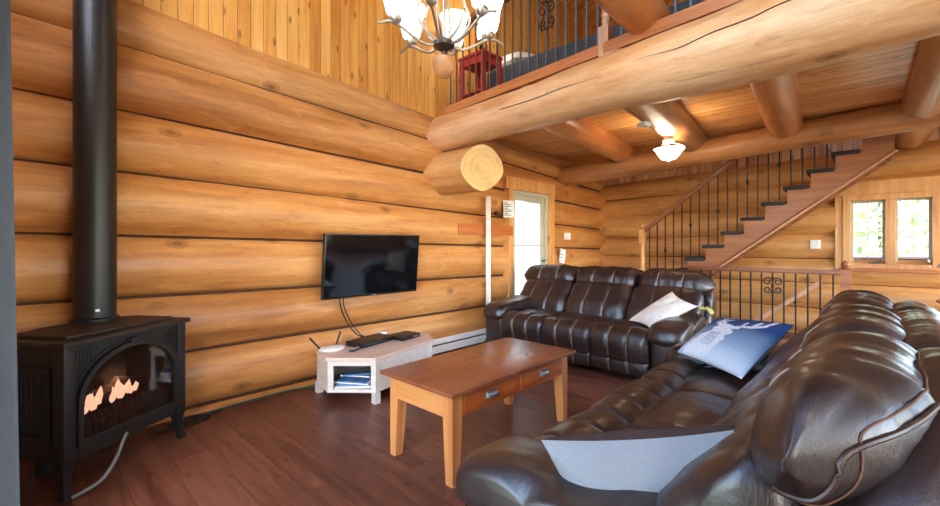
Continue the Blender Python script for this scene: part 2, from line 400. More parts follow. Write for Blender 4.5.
# left log wall: joints given at y=.44 and y=7.45
J0 = [.05, .47, .89, 1.31, 1.73, 2.15, 2.57, 2.92]
J1 = [.04, .42, .78, 1.16, 1.52, 1.89, 2.22, 2.46]
def zj(k, y):
    t = (y-.44)/7.01; return lerp(J0[k], J1[k], t)
mb = MB()
DY0, DY1, DZ = 4.66, 5.58, 2.02        # door opening in the left wall
for k in range(-1, 7):
    def cz(y):
        if k < 0: return (zj(0, y)+zj(0, y)-.42)/2
        return (zj(k, y)+zj(k+1, y))/2
    def rz(y): return (zj(max(k, 0)+1, y)-zj(max(k, 0), y))/2*1.16
    rng = random.Random(k+50); tn = .4+.35*rng.random(); dx = rng.uniform(-.018, .018)
    parts = [(-.6, DY0), (DY1, 7.95)] if (0 <= k <= 4 or k < 0) else [(-.6, 7.95)]
    for (a, b) in parts:
        mb.log((-.21+dx, a, cz(a)), (-.21+dx, b, cz(b)), rz(a), rz(b), seed=k+3+int(a), sx=.92, tone=tn)
for a, b, z0, z1, r in ((3.5, 7.95, 2.70, 2.58, .17),):
    mb.log((-.2, a, z0), (-.2, b, z1), r, r, seed=41)
mb.bx(-.5, -.22, -.6, DY0-.02, -.1, 2.9); mb.bx(-.5, -.22, DY1+.02, 7.95, -.1, 2.9); mb.bx(-.5, -.22, DY0-.05, DY1+.05, DZ, 2.9)
wl = struct('wall_left', mb, M['log_y'])
for k in range(0, 7):                     # added dark line imitating the shade in every joint between two logs
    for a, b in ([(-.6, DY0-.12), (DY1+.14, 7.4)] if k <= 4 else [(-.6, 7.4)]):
        m = MB(); m.tube([(-.088, lerp(a, b, i/60), zj(k, lerp(a, b, i/60))) for i in range(61)], .0115, 6); g_ = m.build('joint_shadow_line', M['joint_shadow'], wl); g_['kind'] = 'structure'
mb = MB(); mb.bx(-.3, -.09, -.6, 7.9, 2.66, 6.6)
struct('wall_left_upper', mb, M['panel_v'], smooth=False)

# end wall: logs with a window opening
WX0, WX1, WZ0, WZ1 = 3.34, 4.17, .96, 1.86
mb = MB()
E0 = [-.3, .02, .36, .70, 1.03, 1.36, 1.74, 2.05, 2.35]
E1 = [-.3, .03, .37, .72, 1.06, 1.40, 1.83, 2.14, 2.54]
for k in range(8):
    za, zb = (E0[k]+E0[k+1])/2, (E1[k]+E1[k+1])/2; ra, rb = (E0[k+1]-E0[k])/2*1.2, (E1[k+1]-E1[k])/2*1.2
    xl, xr = -.6, EX+.3
    def at_x(x): t = (x-0)/4.0; return lerp(za, zb, t), lerp(ra, rb, t)
    cuts = [(xl, WX0-.09), (WX1+.06, 4.75), (6.0, xr)] if 4 <= k <= 5 else ([(xl, 4.75), (6.0, xr)] if k in (2, 3, 6) else [(xl, xr)])
    tn = .4+.35*random.Random(k+90).random()
    for a, b in cuts:
        (z0, r0), (z1, r1) = at_x(a), at_x(min(b, 4.5))
        mb.log((a, EY+.19, z0), (b, EY+.19, z1), r0, r1, seed=60+k, sx=.98, tone=tn)
mb.bx(-.5, WX0, EY+.2, EY+.45, -.3, 2.6); mb.bx(WX1, 4.75, EY+.2, EY+.45, -.3, 2.6); mb.bx(6.0, EX+.4, EY+.2, EY+.45, -.3, 2.6); mb.bx(4.75, 6.0, EY+.2, EY+.45, -.3, .4); mb.bx(4.75, 6.0, EY+.2, EY+.45, 2.12, 2.6)
mb.bx(WX0, WX1, EY+.2, EY+.45, -.3, WZ0); mb.bx(WX0, WX1, EY+.2, EY+.45, WZ1, 2.6)
we = struct('wall_end', mb, M['log_x'])
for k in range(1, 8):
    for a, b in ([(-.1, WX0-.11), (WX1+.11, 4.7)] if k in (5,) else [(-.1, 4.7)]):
        m = MB(); m.tube([(lerp(a, b, i/40), EY+.085, lerp(E0[k], E1[k], lerp(a, b, i/40)/4)) for i in range(41)], .011, 6); g_ = m.build('joint_shadow_line', M['joint_shadow'], we); g_['kind'] = 'structure'  # added dark tubes stand in for shade in the end-wall joints
mb = MB(); mb.bx(-.3, EX+.3, EY+.1, EY+.4, 2.3, 2.8)
struct('wall_end_upper', mb, M['panel_vx'], smooth=False)
mb = MB(); mb.bx(-.3, EX+.3, EY-.02, EY+.4, 2.78, 7.6)
struct('wall_end_loft', mb, M['panel_d'], smooth=False)

def wall_with_holes(u0, u1, z0, z1, holes, emit):
    """axis-aligned rectangle minus holes, cut into boxes by columns"""
    us = sorted({u0, u1, *[h[0] for h in holes], *[h[1] for h in holes]})
    for a, b in zip(us, us[1:]):
        hs = sorted([h for h in holes if h[0] <= a+1e-6 and h[1] >= b-1e-6], key=lambda h: h[2]); z = z0
        for h in hs:
            if h[2] > z: emit(a, b, z, h[2])
            z = h[3]
        if z < z1: emit(a, b, z, z1)
S_HOLES = [(1.6, 3.25, .06, 2.5), (4.7, 5.9, .06, 2.5), (.6, 1.9, 2.65, 4.3), (2.1, 3.15, 2.65, 5.3), (3.3, 4.35, 2.65, 5.3), (4.5, 5.8, 2.65, 4.3)]
E_HOLES = [(.4, 2.9, .6, 2.3), (3.7, 5.3, .1, 2.4), (5.45, 7.2, .6, 2.4)]  # unseen east windows, enlarged to let more light in under the loft
mb = MB(); wall_with_holes(-.3, EX+.3, -.1, 7.6, S_HOLES, lambda a, b, z, w: mb.bx(a, b, SY-.25, SY, z, w))
struct('wall_south', mb, M['panel_vx'], smooth=False)
mb = MB(); wall_with_holes(-.6, 7.9, -.1, 6.6, E_HOLES, lambda a, b, z, w: mb.bx(EX, EX+.25, a, b, z, w))
struct('wall_east', mb, M['panel_v'], smooth=False)
wn = 3
def unseen_window(n, axis, a, b, z0, z1, flip=False):
    o = bpy.data.objects.new('window_%d' % n, None); COL.objects.link(o); o['kind'] = 'structure'
    c = ((a+b)/2, EY+.3, z0) if flip else ((a+b)/2, SY-.12, z0) if axis == 0 else (EX+.12, (a+b)/2, z0); o.location = c
    f = MB(); g = MB()
    def bb(m, u0, u1, w0, w1, t):
        (m.bx(u0, u1, -t, t, w0, w1) if axis == 0 else m.bx(-t, t, u0, u1, w0, w1))
    h = (b-a)/2; H = z1-z0; k = .05
    bb(f, -h, -h+k, 0, H, .05); bb(f, h-k, h, 0, H, .05); bb(f, -h+k, h-k, 0, k, .05); bb(f, -h+k, h-k, H-k, H, .05)
    bb(g, -h+k, h-k, k, H-k, .004)
    f.build('window_frame', M['whitewood'], o, False); g.build('pane', M['glass'], o, False)
    l = bpy.data.lights.new('portal', 'AREA'); l.shape = 'RECTANGLE'; l.size = 2*h; l.size_y = H
    l.cycles.is_portal = True
    lo = bpy.data.objects.new('daylight_portal_%d' % n, l); COL.objects.link(lo)
    lo.location = (c[0], c[1]+.2, (z0+z1)/2) if flip else (c[0], c[1]-.2, (z0+z1)/2) if axis == 0 else (c[0]+.2, c[1], (z0+z1)/2)
    lo.rotation_euler = (-PI/2, 0, 0) if flip else (PI/2, 0, 0) if axis == 0 else (PI/2, 0, PI/2)
    return o
for h in S_HOLES: unseen_window(wn, 0, *h); wn += 1
for h in E_HOLES: unseen_window(wn, 1, *h); wn += 1

unseen_window(wn, 0, 4.75, 6.0, .4, 2.12, True)  # unseen end-wall window, added to brighten the ceiling under the loft
# roof over the great room and the loft
mb = MB()
for x0, z0, x1, z1 in ((-.4, 5.0, 3.2, 7.3), (3.2, 7.3, EX+.4, 5.0)):
    mb.prism([(x0, z0), (x1, z1), (x1, z1+.15), (x0, z0+.15)], 1, -.7, 8.0)
struct('ceiling', mb, M['roof'], smooth=False)
# loft deck with the ceiling boards under it; opening over the staircase
mb = MB(); mb.bx(-.1, EX, 3.3, 6.2, 2.63, 2.70); mb.bx(3.75, EX, 6.2, 7.5, 2.63, 2.70); mb.bx(-.1, .55, 6.2, 7.5, 2.63, 2.70)
struct('ceiling_loft', mb, M['ceil'], smooth=False)
mb = MB(); mb.bx(-.1, EX, 3.46, 5.95, 2.70, 2.80); mb.bx(3.75, EX, 5.95, 7.5, 2.70, 2.80); mb.bx(-.1, .55, 5.95, 7.5, 2.70, 2.80)
struct('floor_loft', mb, M['trim_x'], smooth=False)

# ------------------------------------------------------------------ beams and joists
def log_thing(name, label, cat, logs, mat, group=None, extra=None, org=None):
    org = org or logs[0][0]
    t = thing(name, label, cat, org, 0, group)
    for L in logs:
        m = MB(); m.log(*L[:4], **(L[4] if len(L) > 4 else {})); at(m, org).build('log', mat, t)
    return t
bt = thing('log_beam', 'huge pale peeled log beam carrying the loft railing across the room', 'beam', (0, 3.36, 2.3))
mb = MB()
BP = [(-.35, 2.50, .200), (.0, 2.503, .200), (1.1, 2.525, .192), (1.95, 2.538, .216), (2.7, 2.54, .243), (3.25, 2.555, .266), (4.2, 2.58, .262), (6.4, 2.6, .25)]
rr = []; seg = 40; nb = 70
for i in range(nb+1):
    x = lerp(-.35, 6.4, i/nb)
    for (xa, za, ra), (xb, zb, rb) in zip(BP, BP[1:]):
        if xa <= x <= xb+1e-6:
            t = (x-xa)/(xb-xa); t = t*t*(3-2*t); z, r = lerp(za, zb, t), lerp(ra, rb, t)
    ring = []
    for j in range(seg):
        th = 2*PI*j/seg; k = 1+.03*noise.noise(V((math.cos(th)*1.2, math.sin(th)*1.2, x*1.1)))
        ring.append(V((x, 3.36-.05*x + math.cos(th)*r*k, z+math.sin(th)*r*k)))
    rr.append(ring)
mb.rings(rr, tone=.62); at(mb, (0, 3.36, 2.3)).build('log', M['beam'], bt)
mb = MB()                                # long drying crack along its face
CR = [(1.015, 2.517), (1.424, 2.517), (1.729, 2.531), (2.083, 2.526), (2.388, 2.557), (2.622, 2.542), (2.832, 2.572), (3.045, 2.578), (3.235, 2.605), (3.7, 2.61)]
pts = []
for x, z in CR:
    for (xa, za, ra), (xb, zb, rb) in zip(BP, BP[1:]):
        if xa <= x <= xb:
            t = (x-xa)/(xb-xa); t = t*t*(3-2*t); zc, r = lerp(za, zb, t), lerp(ra, rb, t)
    k = (z-zc)/r; yy = 3.36-.05*x - r*math.sqrt(max(0, 1-k*k))
    pts.append(V((x, yy+.002, z)))
mb.tube(catmull(pts, 6), .0045, 5); at(mb, (0, 3.36, 2.3)).build('drying_crack', M['iron'], bt)

st = thing('log_corbel', 'short cut-off log end poking out of the left wall under the pale beam', 'log', (0, 3.36, 2.05))
def corbel_r(x): return .235
mb = MB(); seg = 36; xs = [lerp(-.3, .60, i/10) for i in range(11)]; rings = []
for i, x in enumerate(xs):
    ring = []
    for j in range(seg):
        th = 2*PI*j/seg; sq = 1+.04*math.cos(4*th); k = sq*(1+.03*noise.noise(V((math.cos(th), math.sin(th), x*1.5+3))))
        off = .10*math.cos(th)*(i/10)   # slanted saw cut
        ring.append(V((x+ (off if i == 10 else off*.8), 3.34+math.cos(th)*.215*k, 2.05+math.sin(th)*.235*k)))
    rings.append(ring)
mb.rings(rings, tone=.6); at(mb, (0, 3.36, 2.05)).build('log', M['log_x'], st)
mb = MB(); lay = mb.bm.verts.layers.float_vector.new('uvc')
last = rings[-1]; cen = sum(last, V())/seg; prev = None
for q in (1.0, .8, .6, .4, .2):
    vs = [mb.bm.verts.new(cen.lerp(p, q)+V((.003 if q == 1 else .006, 0, 0))) for p in last]
    for v in vs: v[lay] = (0, v.co.y-3.34, v.co.z-2.05)
    if prev:
        for j in range(seg): mb.bm.faces.new((prev[j], prev[(j+1) % seg], vs[(j+1) % seg], vs[j]))
    prev = vs
mb.bm.faces.new(prev); at(mb, (0, 3.36, 2.05)).build('sawn_end', M['endgrain'], st)

log_thing('log_beam', 'thinner brown log beam in front of the staircase where the ceiling boards stop', 'beam',
          [((-.3, 6.11, 2.33), (6.4, 5.78, 2.60), .155, .15, dict(seed=71, tone=.45))], M['cross'])
JG = 'round log joists under the loft'
JL = 'round log joist under the loft, '
log_thing('log_joist', JL+'the one nearest the left log wall', 'joist', [((1.24, 3.25, 2.56), (.98, 6.05, 2.56), .165, .15, dict(seed=81, tone=.55))], M['joist'], JG)
log_thing('log_joist', JL+'cracked, with the bowl lamp and smoke detector on it', 'joist', [((2.12, 3.2, 2.59), (1.90, 6.0, 2.58), .185, .165, dict(seed=82, tone=.4))], M['joist_grey'], JG)
log_thing('log_joist', JL+'the short looking one above the top of the staircase', 'joist', [((3.05, 3.15, 2.60), (2.87, 5.98, 2.58), .15, .165, dict(seed=83, tone=.5))], M['joist'], JG)
log_thing('log_joist', JL+'rightmost, sunlit beside the window', 'joist', [((3.98, 3.1, 2.56), (3.92, 7.6, 2.58), .155, .165, dict(seed=84, tone=.5))], M['joist_grey'], JG)
log_thing('log_tie', 'brown log lying on top of the pale beam and reaching over the room', 'beam', [((2.30, 3.40, 3.0), (2.36, -.35, 3.10), .155, .20, dict(seed=85, tone=.4))], M['joist'])

j2 = [o for o in COL.objects if o.name.startswith('log_joist') and 'cracked' in o.get('label', '')][0]
mb = MB(); pts = []
for i in range(30):
    t = .08+.75*i/29; y = 3.2+2.8*t; x = 2.12-.22*t-.045+.02*noise.noise(V((t*9, 0, 3))); r = .185-.02*t
    pts.append(V((x, y, 2.59-.01*t-math.sqrt(r*r-.045**2)+.001)))
mb.tube(pts, [.002+.007*math.sin(PI*i/29) for i in range(30)], 6, flat=.6); at(mb, j2.location).build('drying_crack', M['iron'], j2)
l = bpy.data.lights.new('candle_lamp_light', 'POINT'); l.energy = 14; l.color = (1, .84, .6); l.shadow_soft_size = .07
lo = bpy.data.objects.new('candle_lamp_light', l); COL.objects.link(lo); lo.location = (.34, 3.62, 3.82)
# ------------------------------------------------------------------ loft railing, loft furniture
def ry(x): return 3.42-.06*x
def rz_(x): return 2.83+.03*x
def rail_seg(m, x0, x1, dz0, dz1, w, n=1):
    a = V((x0, ry(x0), rz_(x0))); b = V((x1, ry(x1), rz_(x1))); c = (a+b)/2; L = (b-a).length
    rot = (b-a).to_track_quat('X', 'Z').to_matrix()
    m.box(c+V((0, 0, (dz0+dz1)/2)), (L, w, dz1-dz0), rot, .006)
lr = thing('loft_railing', 'loft railing of thin grey metal balusters on a wooden bottom rail above the pale beam', 'railing', (0, 3.42, 2.76))
O = (0, 3.42, 2.76)
mb = MB(); rail_seg(mb, -.12, 6.2, -.10, -.005, .10); at(mb, O).build('bottom_rail', M['loft_rail'], lr, False)
mb = MB(); rail_seg(mb, -.12, 6.2, .84, .90, .075); at(mb, O).build('top_rail', M['rail_wood'], lr, False)
xs = [.05+.1035*i for i in range(60)]
NX = [1.985, 4.2]
for x in xs:
    if min(abs(x-q) for q in NX) < .05 or x > 6.1: continue
    mb = MB(); mb.bx(x-.007, x+.007, ry(x)-.007, ry(x)+.007, rz_(x)-.02, rz_(x)+.845); at(mb, O).build('baluster', M['greymetal'], lr, False)
for x in NX:
    mb = MB(); y, z = ry(x), rz_(x)
    mb.bx(x-.042, x+.042, y-.05, y+.035, z-.13, z+.13)
    mb.lathe([(.036, .13), (.036, .15), (.026, .16), (.034, .175), (.034, .20), (.026, .21), (.033, .225), (.033, .245), (.024, .26), (.034, .30), (.03, .5), (.024, .72), (.034, .74), (.034, .95)], (x, y, z), 18)
    at(mb, O).build('newel_post', M['pale_wood'], lr)
def scrollwork(m, org, ux, s, r):
    """two mirrored columns of C-scrolls around an upright"""
    org = V(org); ux = V(ux); uz = V((0, 0, 1))
    for sg in (-1, 1):
        for cz_, fl in ((.30, 1), (.10, -1), (-.10, 1), (-.30, -1)):
            pts = []
            for i in range(22):
                a = i/21*2.6*PI; q = .075*(1-.72*i/21)
                pts.append(org + ux*sg*s*(.075+q*-math.cos(a)) + uz*s*(cz_+fl*q*1.3*math.sin(a)))
            m.tube(pts, r, 6, up=ux.cross(uz))
        m.tube([org+ux*sg*s*(.10*abs(math.sin(t*5.1)))+uz*s*(.42-t*.84) for t in [i/24 for i in range(25)]], r, 6, up=ux.cross(uz))
    for cz_ in (.4, 0, -.4): m.lathe([(.001, -.03*s), (.03*s, 0), (.001, .03*s)], org+uz*s*cz_, 8)
mb = MB(); x = xs[9] if abs(xs[9]-1.3) < .1 else 1.29
x = min(xs, key=lambda q: abs(q-1.40)); scrollwork(mb, (x, ry(x), rz_(x)+.60), (1, -.06, 0), .62, .006); at(mb, O).build('scroll_ornament', M['blackmetal'], lr)
lr.location = O

rt = thing('side_table', 'small red painted table standing behind the loft railing', 'table', (.29, 3.66, 2.80))
mb = MB(); mb.bx(-.20, .20, -.17, .17, .56, .59, .008); mb.build('tabletop', M['red'], rt)
mb = MB(); mb.bx(-.17, .17, -.14, .14, .48, .56); mb.build('apron', M['red'], rt, False)
mb = MB(); mb.bx(-.17, .17, -.13, .13, .16, .18); mb.build('shelf', M['red'], rt, False)
for sx in (-1, 1):
    for sy in (-1, 1):
        mb = MB(); mb.bx(sx*.165-.022, sx*.165+.022, sy*.135-.022, sy*.135+.022, 0, .56); mb.build('leg', M['red'], rt, False)
lp = thing('candle_lamp', 'ornate dark metal lamp with a glowing shade on the red loft table', 'lamp', (.34, 3.62, 3.39))
mb = MB(); mb.lathe([(.055, 0), (.055, .012), (.02, .02), (.012, .06), (.03, .09), (.012, .13), (.01, .2)], seg=16); mb.build('base', M['blackmetal'], lp)
mb = MB()
for k in range(6):
    a = k*PI/3; pts = [V((math.cos(a)*(.01+.06*math.sin(t*PI)), math.sin(a)*(.01+.06*math.sin(t*PI)), .02+.17*t)) for t in [i/12 for i in range(13)]]
    mb.tube(pts, .006, 6)
mb.build('scroll_cage', M['blackmetal'], lp)
mb = MB(); mb.lathe([(.04, .19), (.065, .24), (.06, .32), (.03, .36)], seg=18); mb.build('lamp_shade', M['shade'], lp)

bd = thing('bed', 'low bed with dark grey blanket behind the loft railing', 'bed', (1.5, 4.55, 2.80))
mb = MB(); mb.bx(-1.45, 1.55, -.55, .75, .05, .30, .02); mb.build('bed_frame', M['bedding'], bd)
mb = MB(); mb.bx(-1.43, 1.53, -.54, .74, .30, .60, .05); mb.build('mattress', M['bedding'], bd)
for sx in (-1.3, 1.4):
    for sy in (-.45, .65): mb = MB(); mb.bx(sx-.03, sx+.03, sy-.03, sy+.03, 0, .06); mb.build('leg', M['bedding'], bd, False)

# ------------------------------------------------------------------ pillow builder
def pillow_pt(C, th, u, v, side, pinch=.10, n=None):
    a, b, c, d = [V(p) for p in C]
    uu, vv = u*2-1, v*2-1
    pu = uu*(1-pinch*(1-vv*vv)*abs(uu)); pv = vv*(1-pinch*(1-uu*uu)*abs(vv))
    s, t = (pu+1)/2, (pv+1)/2
    p = a*(1-s)*(1-t)+b*s*(1-t)+c*s*t+d*(1-s)*t
    h = ((1-uu*uu)*(1-vv*vv))**.42
    w = .012*noise.noise(V((u*4, v*4, side*3.3)))*h
    return p+n*(side*th*h+w)
def pillow_mesh(C, th, side, nu=36, nv=36, pinch=.1):
    a, b, c, d = [V(p) for p in C]; n = ((c-a).cross(d-b)).normalized()
    m = MB(); m.grid(lambda u, v: pillow_pt(C, th, u, v, side, pinch, n), nu, nv); return m
pl = thing('bed_pillow', 'white pillow on the bed behind the loft railing', 'pillow', (.22, 4.42, 3.46))
C = [(-.19, -.33, .0), (.24, -.33, .03), (.24, .12, .20), (-.19, .12, .18)]
for s_ in (1, -1): pillow_mesh(C, .10, s_, 16, 16).build('pillowcase_side', M['linen'], pl)

# ------------------------------------------------------------------ door in the left wall
d1 = bpy.data.objects.new('door_1', None); COL.objects.link(d1); d1['kind'] = 'structure'; d1.location = (-.1, 5.12, 0)
mb = MB()
for y0, y1, z0, z1 in ((-.46, -.40, 0, 2.0), (.40, .46, 0, 2.0), (-.40, .40, 1.94, 2.0)): mb.bx(-.06, .06, y0, y1, z0, z1)
mb.build('door_frame', M['taupe'], d1, False)
mb = MB()
for y0, y1, z0, z1 in ((-.40, -.33, .02, 1.94), (.33, .40, .02, 1.94), (-.33, .33, 1.87, 1.94), (-.33, .33, .02, .25), (-.33, .33, 1.22, 1.235)): mb.bx(-.03, .03, y0, y1, z0, z1)
mb.build('door_leaf', M['taupe'], d1, False)
mb = MB(); mb.bx(-.01, -.004, -.33, .33, .25, 1.87); mb.build('pane', M['glass'], d1, False)
mb = MB(); mb.bx(.006, .010, -.33, .33, .25, 1.86); mb.build('blind', M['blind'], d1, False)
mb = MB(); mb.tube([(.03, .37, 1.0), (.08, .37, 1.0), (.085, .35, 1.0), (.085, .27, 1.0)], .011, 8); mb.lathe([(.03, .0), (.03, .01)], (.035, .37, .97), 12); mb.build('door_handle', M['nickel_dark'], d1)
mb = MB()                                 # pine casing round the door
for y0, y1, z0, z1 in ((4.555, 4.66, 0, 2.02), (5.58, 5.70, 0, 2.02), (4.50, 5.72, 2.0, 2.17)): mb.bx(-.24, .012, y0, y1, z0, z1, .006)
struct('trim_1', mb, M['trim_wood'], smooth=False)

# ------------------------------------------------------------------ end-wall window
w1 = bpy.data.objects.new('window_1', None); COL.objects.link(w1); w1['kind'] = 'structure'; w1.location = ((WX0+WX1)/2, EY+.06, WZ0)
W = (WX1-WX0)/2; H = WZ1-WZ0
mb = MB()
for x0, x1, z0, z1 in ((-W-.03, -W+.05, -.02, H+.02), (W-.06, W+.03, -.02, H+.02), (-W+.05, W-.06, H-.05, H+.02), (-W+.05, W-.06, -.02, .04), (-.045, .045, .04, H-.05)):
    mb.bx(x0, x1, -.10, .12, z0, z1, .004)
mb.build('window_frame', M['trim_wood'], w1, False)
mb = MB(); mb.bx(-W-.06, W+.06, -.15, .02, -.06, -.02, .005); mb.build('window_sill', M['trim_x'], w1, False)
for x0, x1 in ((-W+.05, -.045), (.045, W-.06)):
    mb = MB(); k = .026
    for a, b, z0, z1 in ((x0, x0+k, .04, H-.05), (x1-k, x1, .04, H-.05), (x0+k, x1-k, .04, .04+k), (x0+k, x1-k, H-.05-k, H-.05)): mb.bx(a, b, -.02, .03, z0, z1)
    sa = mb.build('sash', M['taupe'], w1, False)
    mb = MB(); mb.bx(x0+k, x1-k, .0, .006, .04+k, H-.05-k); mb.build('pane', M['glass'], sa, False)
    mb = MB(); mb.bx((x0+x1)/2-.004, (x0+x1)/2+.004, -.004, .010, .075, H-.085)
    for q in (1, 2, 3): zz = lerp(.075, H-.085, q/4); mb.bx(x0+k, x1-k, -.004, .010, zz-.004, zz+.004)
    mb.build('grille', M['taupe'], sa, False)
mb = MB(); mb.bx(-.20, -.10, -.09, -.05, .04, .06); mb.tube([(-.15, -.07, .06), (-.12, -.09, .075), (-.08, -.09, .07)], .007, 6); mb.build('crank_handle', M['nickel_dark'], w1)
mb = MB(); mb.bx(WX0-.10, WX1+.10, EY-.01, EY+.22, WZ1+.02, WZ1+.20, .01); mb.bx(WX0-.11, WX0-.03, EY-.02, EY+.22, WZ0-.06, WZ1+.02, .006); mb.bx(WX1+.03, WX1+.12, EY+.0, EY+.22, WZ0-.06, WZ1+.02, .006)
struct('trim_3', mb, M['trim_wood'], smooth=False)
jar = thing('glass_jar', 'small clear glass jar standing on the window sill', 'jar', (WX1-.10, EY-.04, WZ0-.02))
mb = MB(); mb.lathe([(.028, 0), (.032, .01), (.032, .06), (.02, .08), (.02, .10)], seg=16); mb.build('jar_body', M['glass'], jar)
mb = MB(); mb.lathe([(.022, .10), (.022, .118)], seg=16); mb.build('lid', M['silver'], jar)

# lamp by the window (only the edge of its shade is in view) on a small table
tb = thing('side_table', 'small round wooden table under the white lamp by the window', 'table', (4.38, 6.95, 0))
mb = MB(); mb.lathe([(.26, .60), (.28, .61), (.28, .63), (.26, .64)], seg=28); mb.build('tabletop', M['pine_apron'], tb)
mb = MB(); mb.lathe([(.05, .03), (.03, .08), (.04, .3), (.03, .5), (.06, .60)], seg=16); mb.build('column', M['pine_leg'], tb)
mb = MB(); mb.lathe([(.2, 0), (.2, .02), (.06, .04)], seg=24); mb.build('base', M['pine_leg'], tb)
tl = thing('table_lamp', 'white cone-shaded lamp at the right edge beside the window', 'lamp', (4.33, 6.9, .64))
mb = MB(); mb.lathe([(.08, 0), (.08, .02), (.03, .04), (.05, .12), (.04, .22), (.012, .30), (.012, .36)], seg=18); mb.build('base', M['nickel'], tl)
mb = MB(); mb.lathe([(.235, .35), (.10, .60)], seg=28, cap=False); mb.lathe([(.233, .351), (.098, .60)], seg=28, cap=False); mb.build('lamp_shade', M['lampshade'], tl)

# ------------------------------------------------------------------ staircase
SYN, SYF = 6.40, 7.30
RISE, RUN = .177, .2235
def tz(n): return RISE*n
def tx(n): return 1.81+RUN*(n-6)          # centre of tread n
sc = thing('staircase', 'open wooden staircase with dark treads and black balusters rising to the loft', 'staircase', (0, SYN, 0))
for y0, y1 in ((SYN, SYN+.05), (SYF-.05, SYF)):
    poly = []
    for n in range(1, 15):
        xl = tx(n)-RUN/2; poly += [(xl+.02, tz(n-1)-.035 if n > 1 else .0), (xl+.02, tz(n)-.035)]
    xe = 3.76; poly = [p for p in poly if p[0] < xe-.01]
    poly += [(xe, poly[-1][1]), (xe, 2.27)]
    bl = lambda x: .93+.79*(x-2.05)
    poly += [(2.05, bl(2.05)), (.88, 0.0)]
    mb = MB(); mb.prism(poly, 1, y0-SYN, y1-SYN); mb.build('stringer', M['stair_wood'], sc, False)
mb = MB(); b0, b1 = V((2.0, 0, .885)), V((3.76, 0, 2.265)); rot = (b1-b0).to_track_quat('X', 'Z').to_matrix()
mb.box((b0+b1)/2+V((.02, -.015, -.02)), ((b1-b0).length, .03, .018), rot); mb.build('stringer_lip', M['pale_wood'], sc, False)
for n in range(1, 14):
    mb = MB(); x = tx(n); mb.bx(x-RUN/2-.02, x+RUN/2+.0, -.03, .92, tz(n)-.045, tz(n), .008); mb.build('tread', M['tread'], sc)
def hr(x): return tz(0)+RISE*(6+(x-1.81)/RUN)+.93
mb = MB(); a, b = V((1.12, 0, hr(1.12))), V((3.3, 0, hr(3.3))); rot = (b-a).to_track_quat('X', 'Z').to_matrix()
mb.box((a+b)/2, ((b-a).length, .06, .06), rot, .012); mb.build('handrail', M['rail_wood'], sc)
mb = MB(); zb = tz(3); x = 1.09
mb.bx(x-.04, x+.04, -.035, .045, zb, zb+.35)
mb.lathe([(.036, .35), (.026, .38), (.034, .42), (.028, .6), (.022, .72), (.034, .74)], (x, 0.005, zb), 16); mb.bx(x-.038, x+.038, -.033, .043, zb+.73, zb+.93)
mb.lathe([(.03, .93), (.045, .95), (.02, .97), (.03, .99), (.03, 1.01), (.005, 1.025)], (x, .005, zb), 16); mb.build('newel_post', M['trim_wood'], sc)
i = 0
for n in range(3, 13):
    for dx in (-.056, .056):
        x = tx(n)+dx
        if x < 1.16 or hr(x) > 3.2: continue
        mb = MB(); mb.bx(x-.007, x+.007, -.007, .007, tz(n)-.01, hr(x)); i += 1
        if i % 3 == 0: mb.lathe([(.008, -.03), (.02, -.012), (.02, .012), (.008, .03)], (x, 0, tz(n)+.45), 10)
        mb.build('baluster', M['blackmetal'], sc)

# guard rail around the stairwell
GY, GZ = 6.34, .93
gr = thing('guard_railing', 'low railing of black balusters around the stairwell behind the far sofa', 'railing', (0, GY, 0))
mb = MB(); mb.bx(1.75, 3.34, -.04, .04, GZ-.03, GZ+.02, .01); mb.build('top_rail', M['rail_wood'], gr)
mb = MB(); mb.bx(1.75, 3.34, -.03, .03, .06, .10, .006); mb.build('bottom_rail', M['rail_wood'], gr)
def ux_at(u, y):                          # x of a baluster seen in the picture, at plane y
    r = (u-470)/425; a = math.radians(43.1); dx = -math.sin(a)+math.cos(a)*r; dy = math.cos(a)+math.sin(a)*r
    return 3.55+dx*y/dy
gx = [2.02+.113*k for k in range(-2, 12)]
for x in gx:
    mb = MB(); mb.bx(x-.008, x+.008, -.008, .008, .09, GZ-.02); mb.build('baluster', M['blackmetal'], gr, False)
mb = MB(); x = 3.371
mb.bx(x-.045, x+.045, -.045, .045, 0, .86); mb.bx(x-.04, x+.04, -.04, .04, .86, .965); mb.lathe([(.035, .965), (.05, .975), (.02, .99), (.042, 1.015), (.042, 1.03), (.02, 1.06), (.004, 1.065)], (x, 0, 0), 18)
mb.build('newel_post', M['stair_wood'], gr)
mb = MB(); x = min(gx, key=lambda q: abs(q-2.70)); org = V((x, 0, .74)); 
for sg in (-1, 1):
    for fl, q0 in ((1, .055), (-1, .045)):
        pts = [org+V((sg*(.05+q0*(1-.7*i/20)*-math.cos(i/20*2.4*PI)), 0, fl*(.05+q0*(1-.7*i/20)*math.sin(i/20*2.4*PI)))) for i in range(21)]
        mb.tube(pts, .007, 6, up=V((0, 1, 0)))
mb.lathe([(.003, -.12), (.014, -.1), (.006, -.06), (.016, 0), (.006, .06), (.014, .1), (.003, .12)], org, 10); mb.build('scroll_ornament', M['blackmetal'], gr)
hd = thing('stair_handrail', 'pale sloping handrail on the wall down to the basement behind the railing', 'handrail', (2.3, 7.2, .08))
mb = MB(); a, b = V((-1.1, 0, -.93)), V((.80, 0, .67)); rot = (b-a).to_track_quat('X', 'Z').to_matrix(); mb.box((a+b)/2, ((b-a).length, .045, .06), rot, .012); mb.build('rail', M['pale_wood'], hd)
for t in (.35, .85):
    p = a.lerp(b, t); mb = MB(); mb.tube([p, p+V((0, .06, -.06)), p+V((0, .2, -.06))], .010, 8); mb.build('bracket', M['blackmetal'], hd)

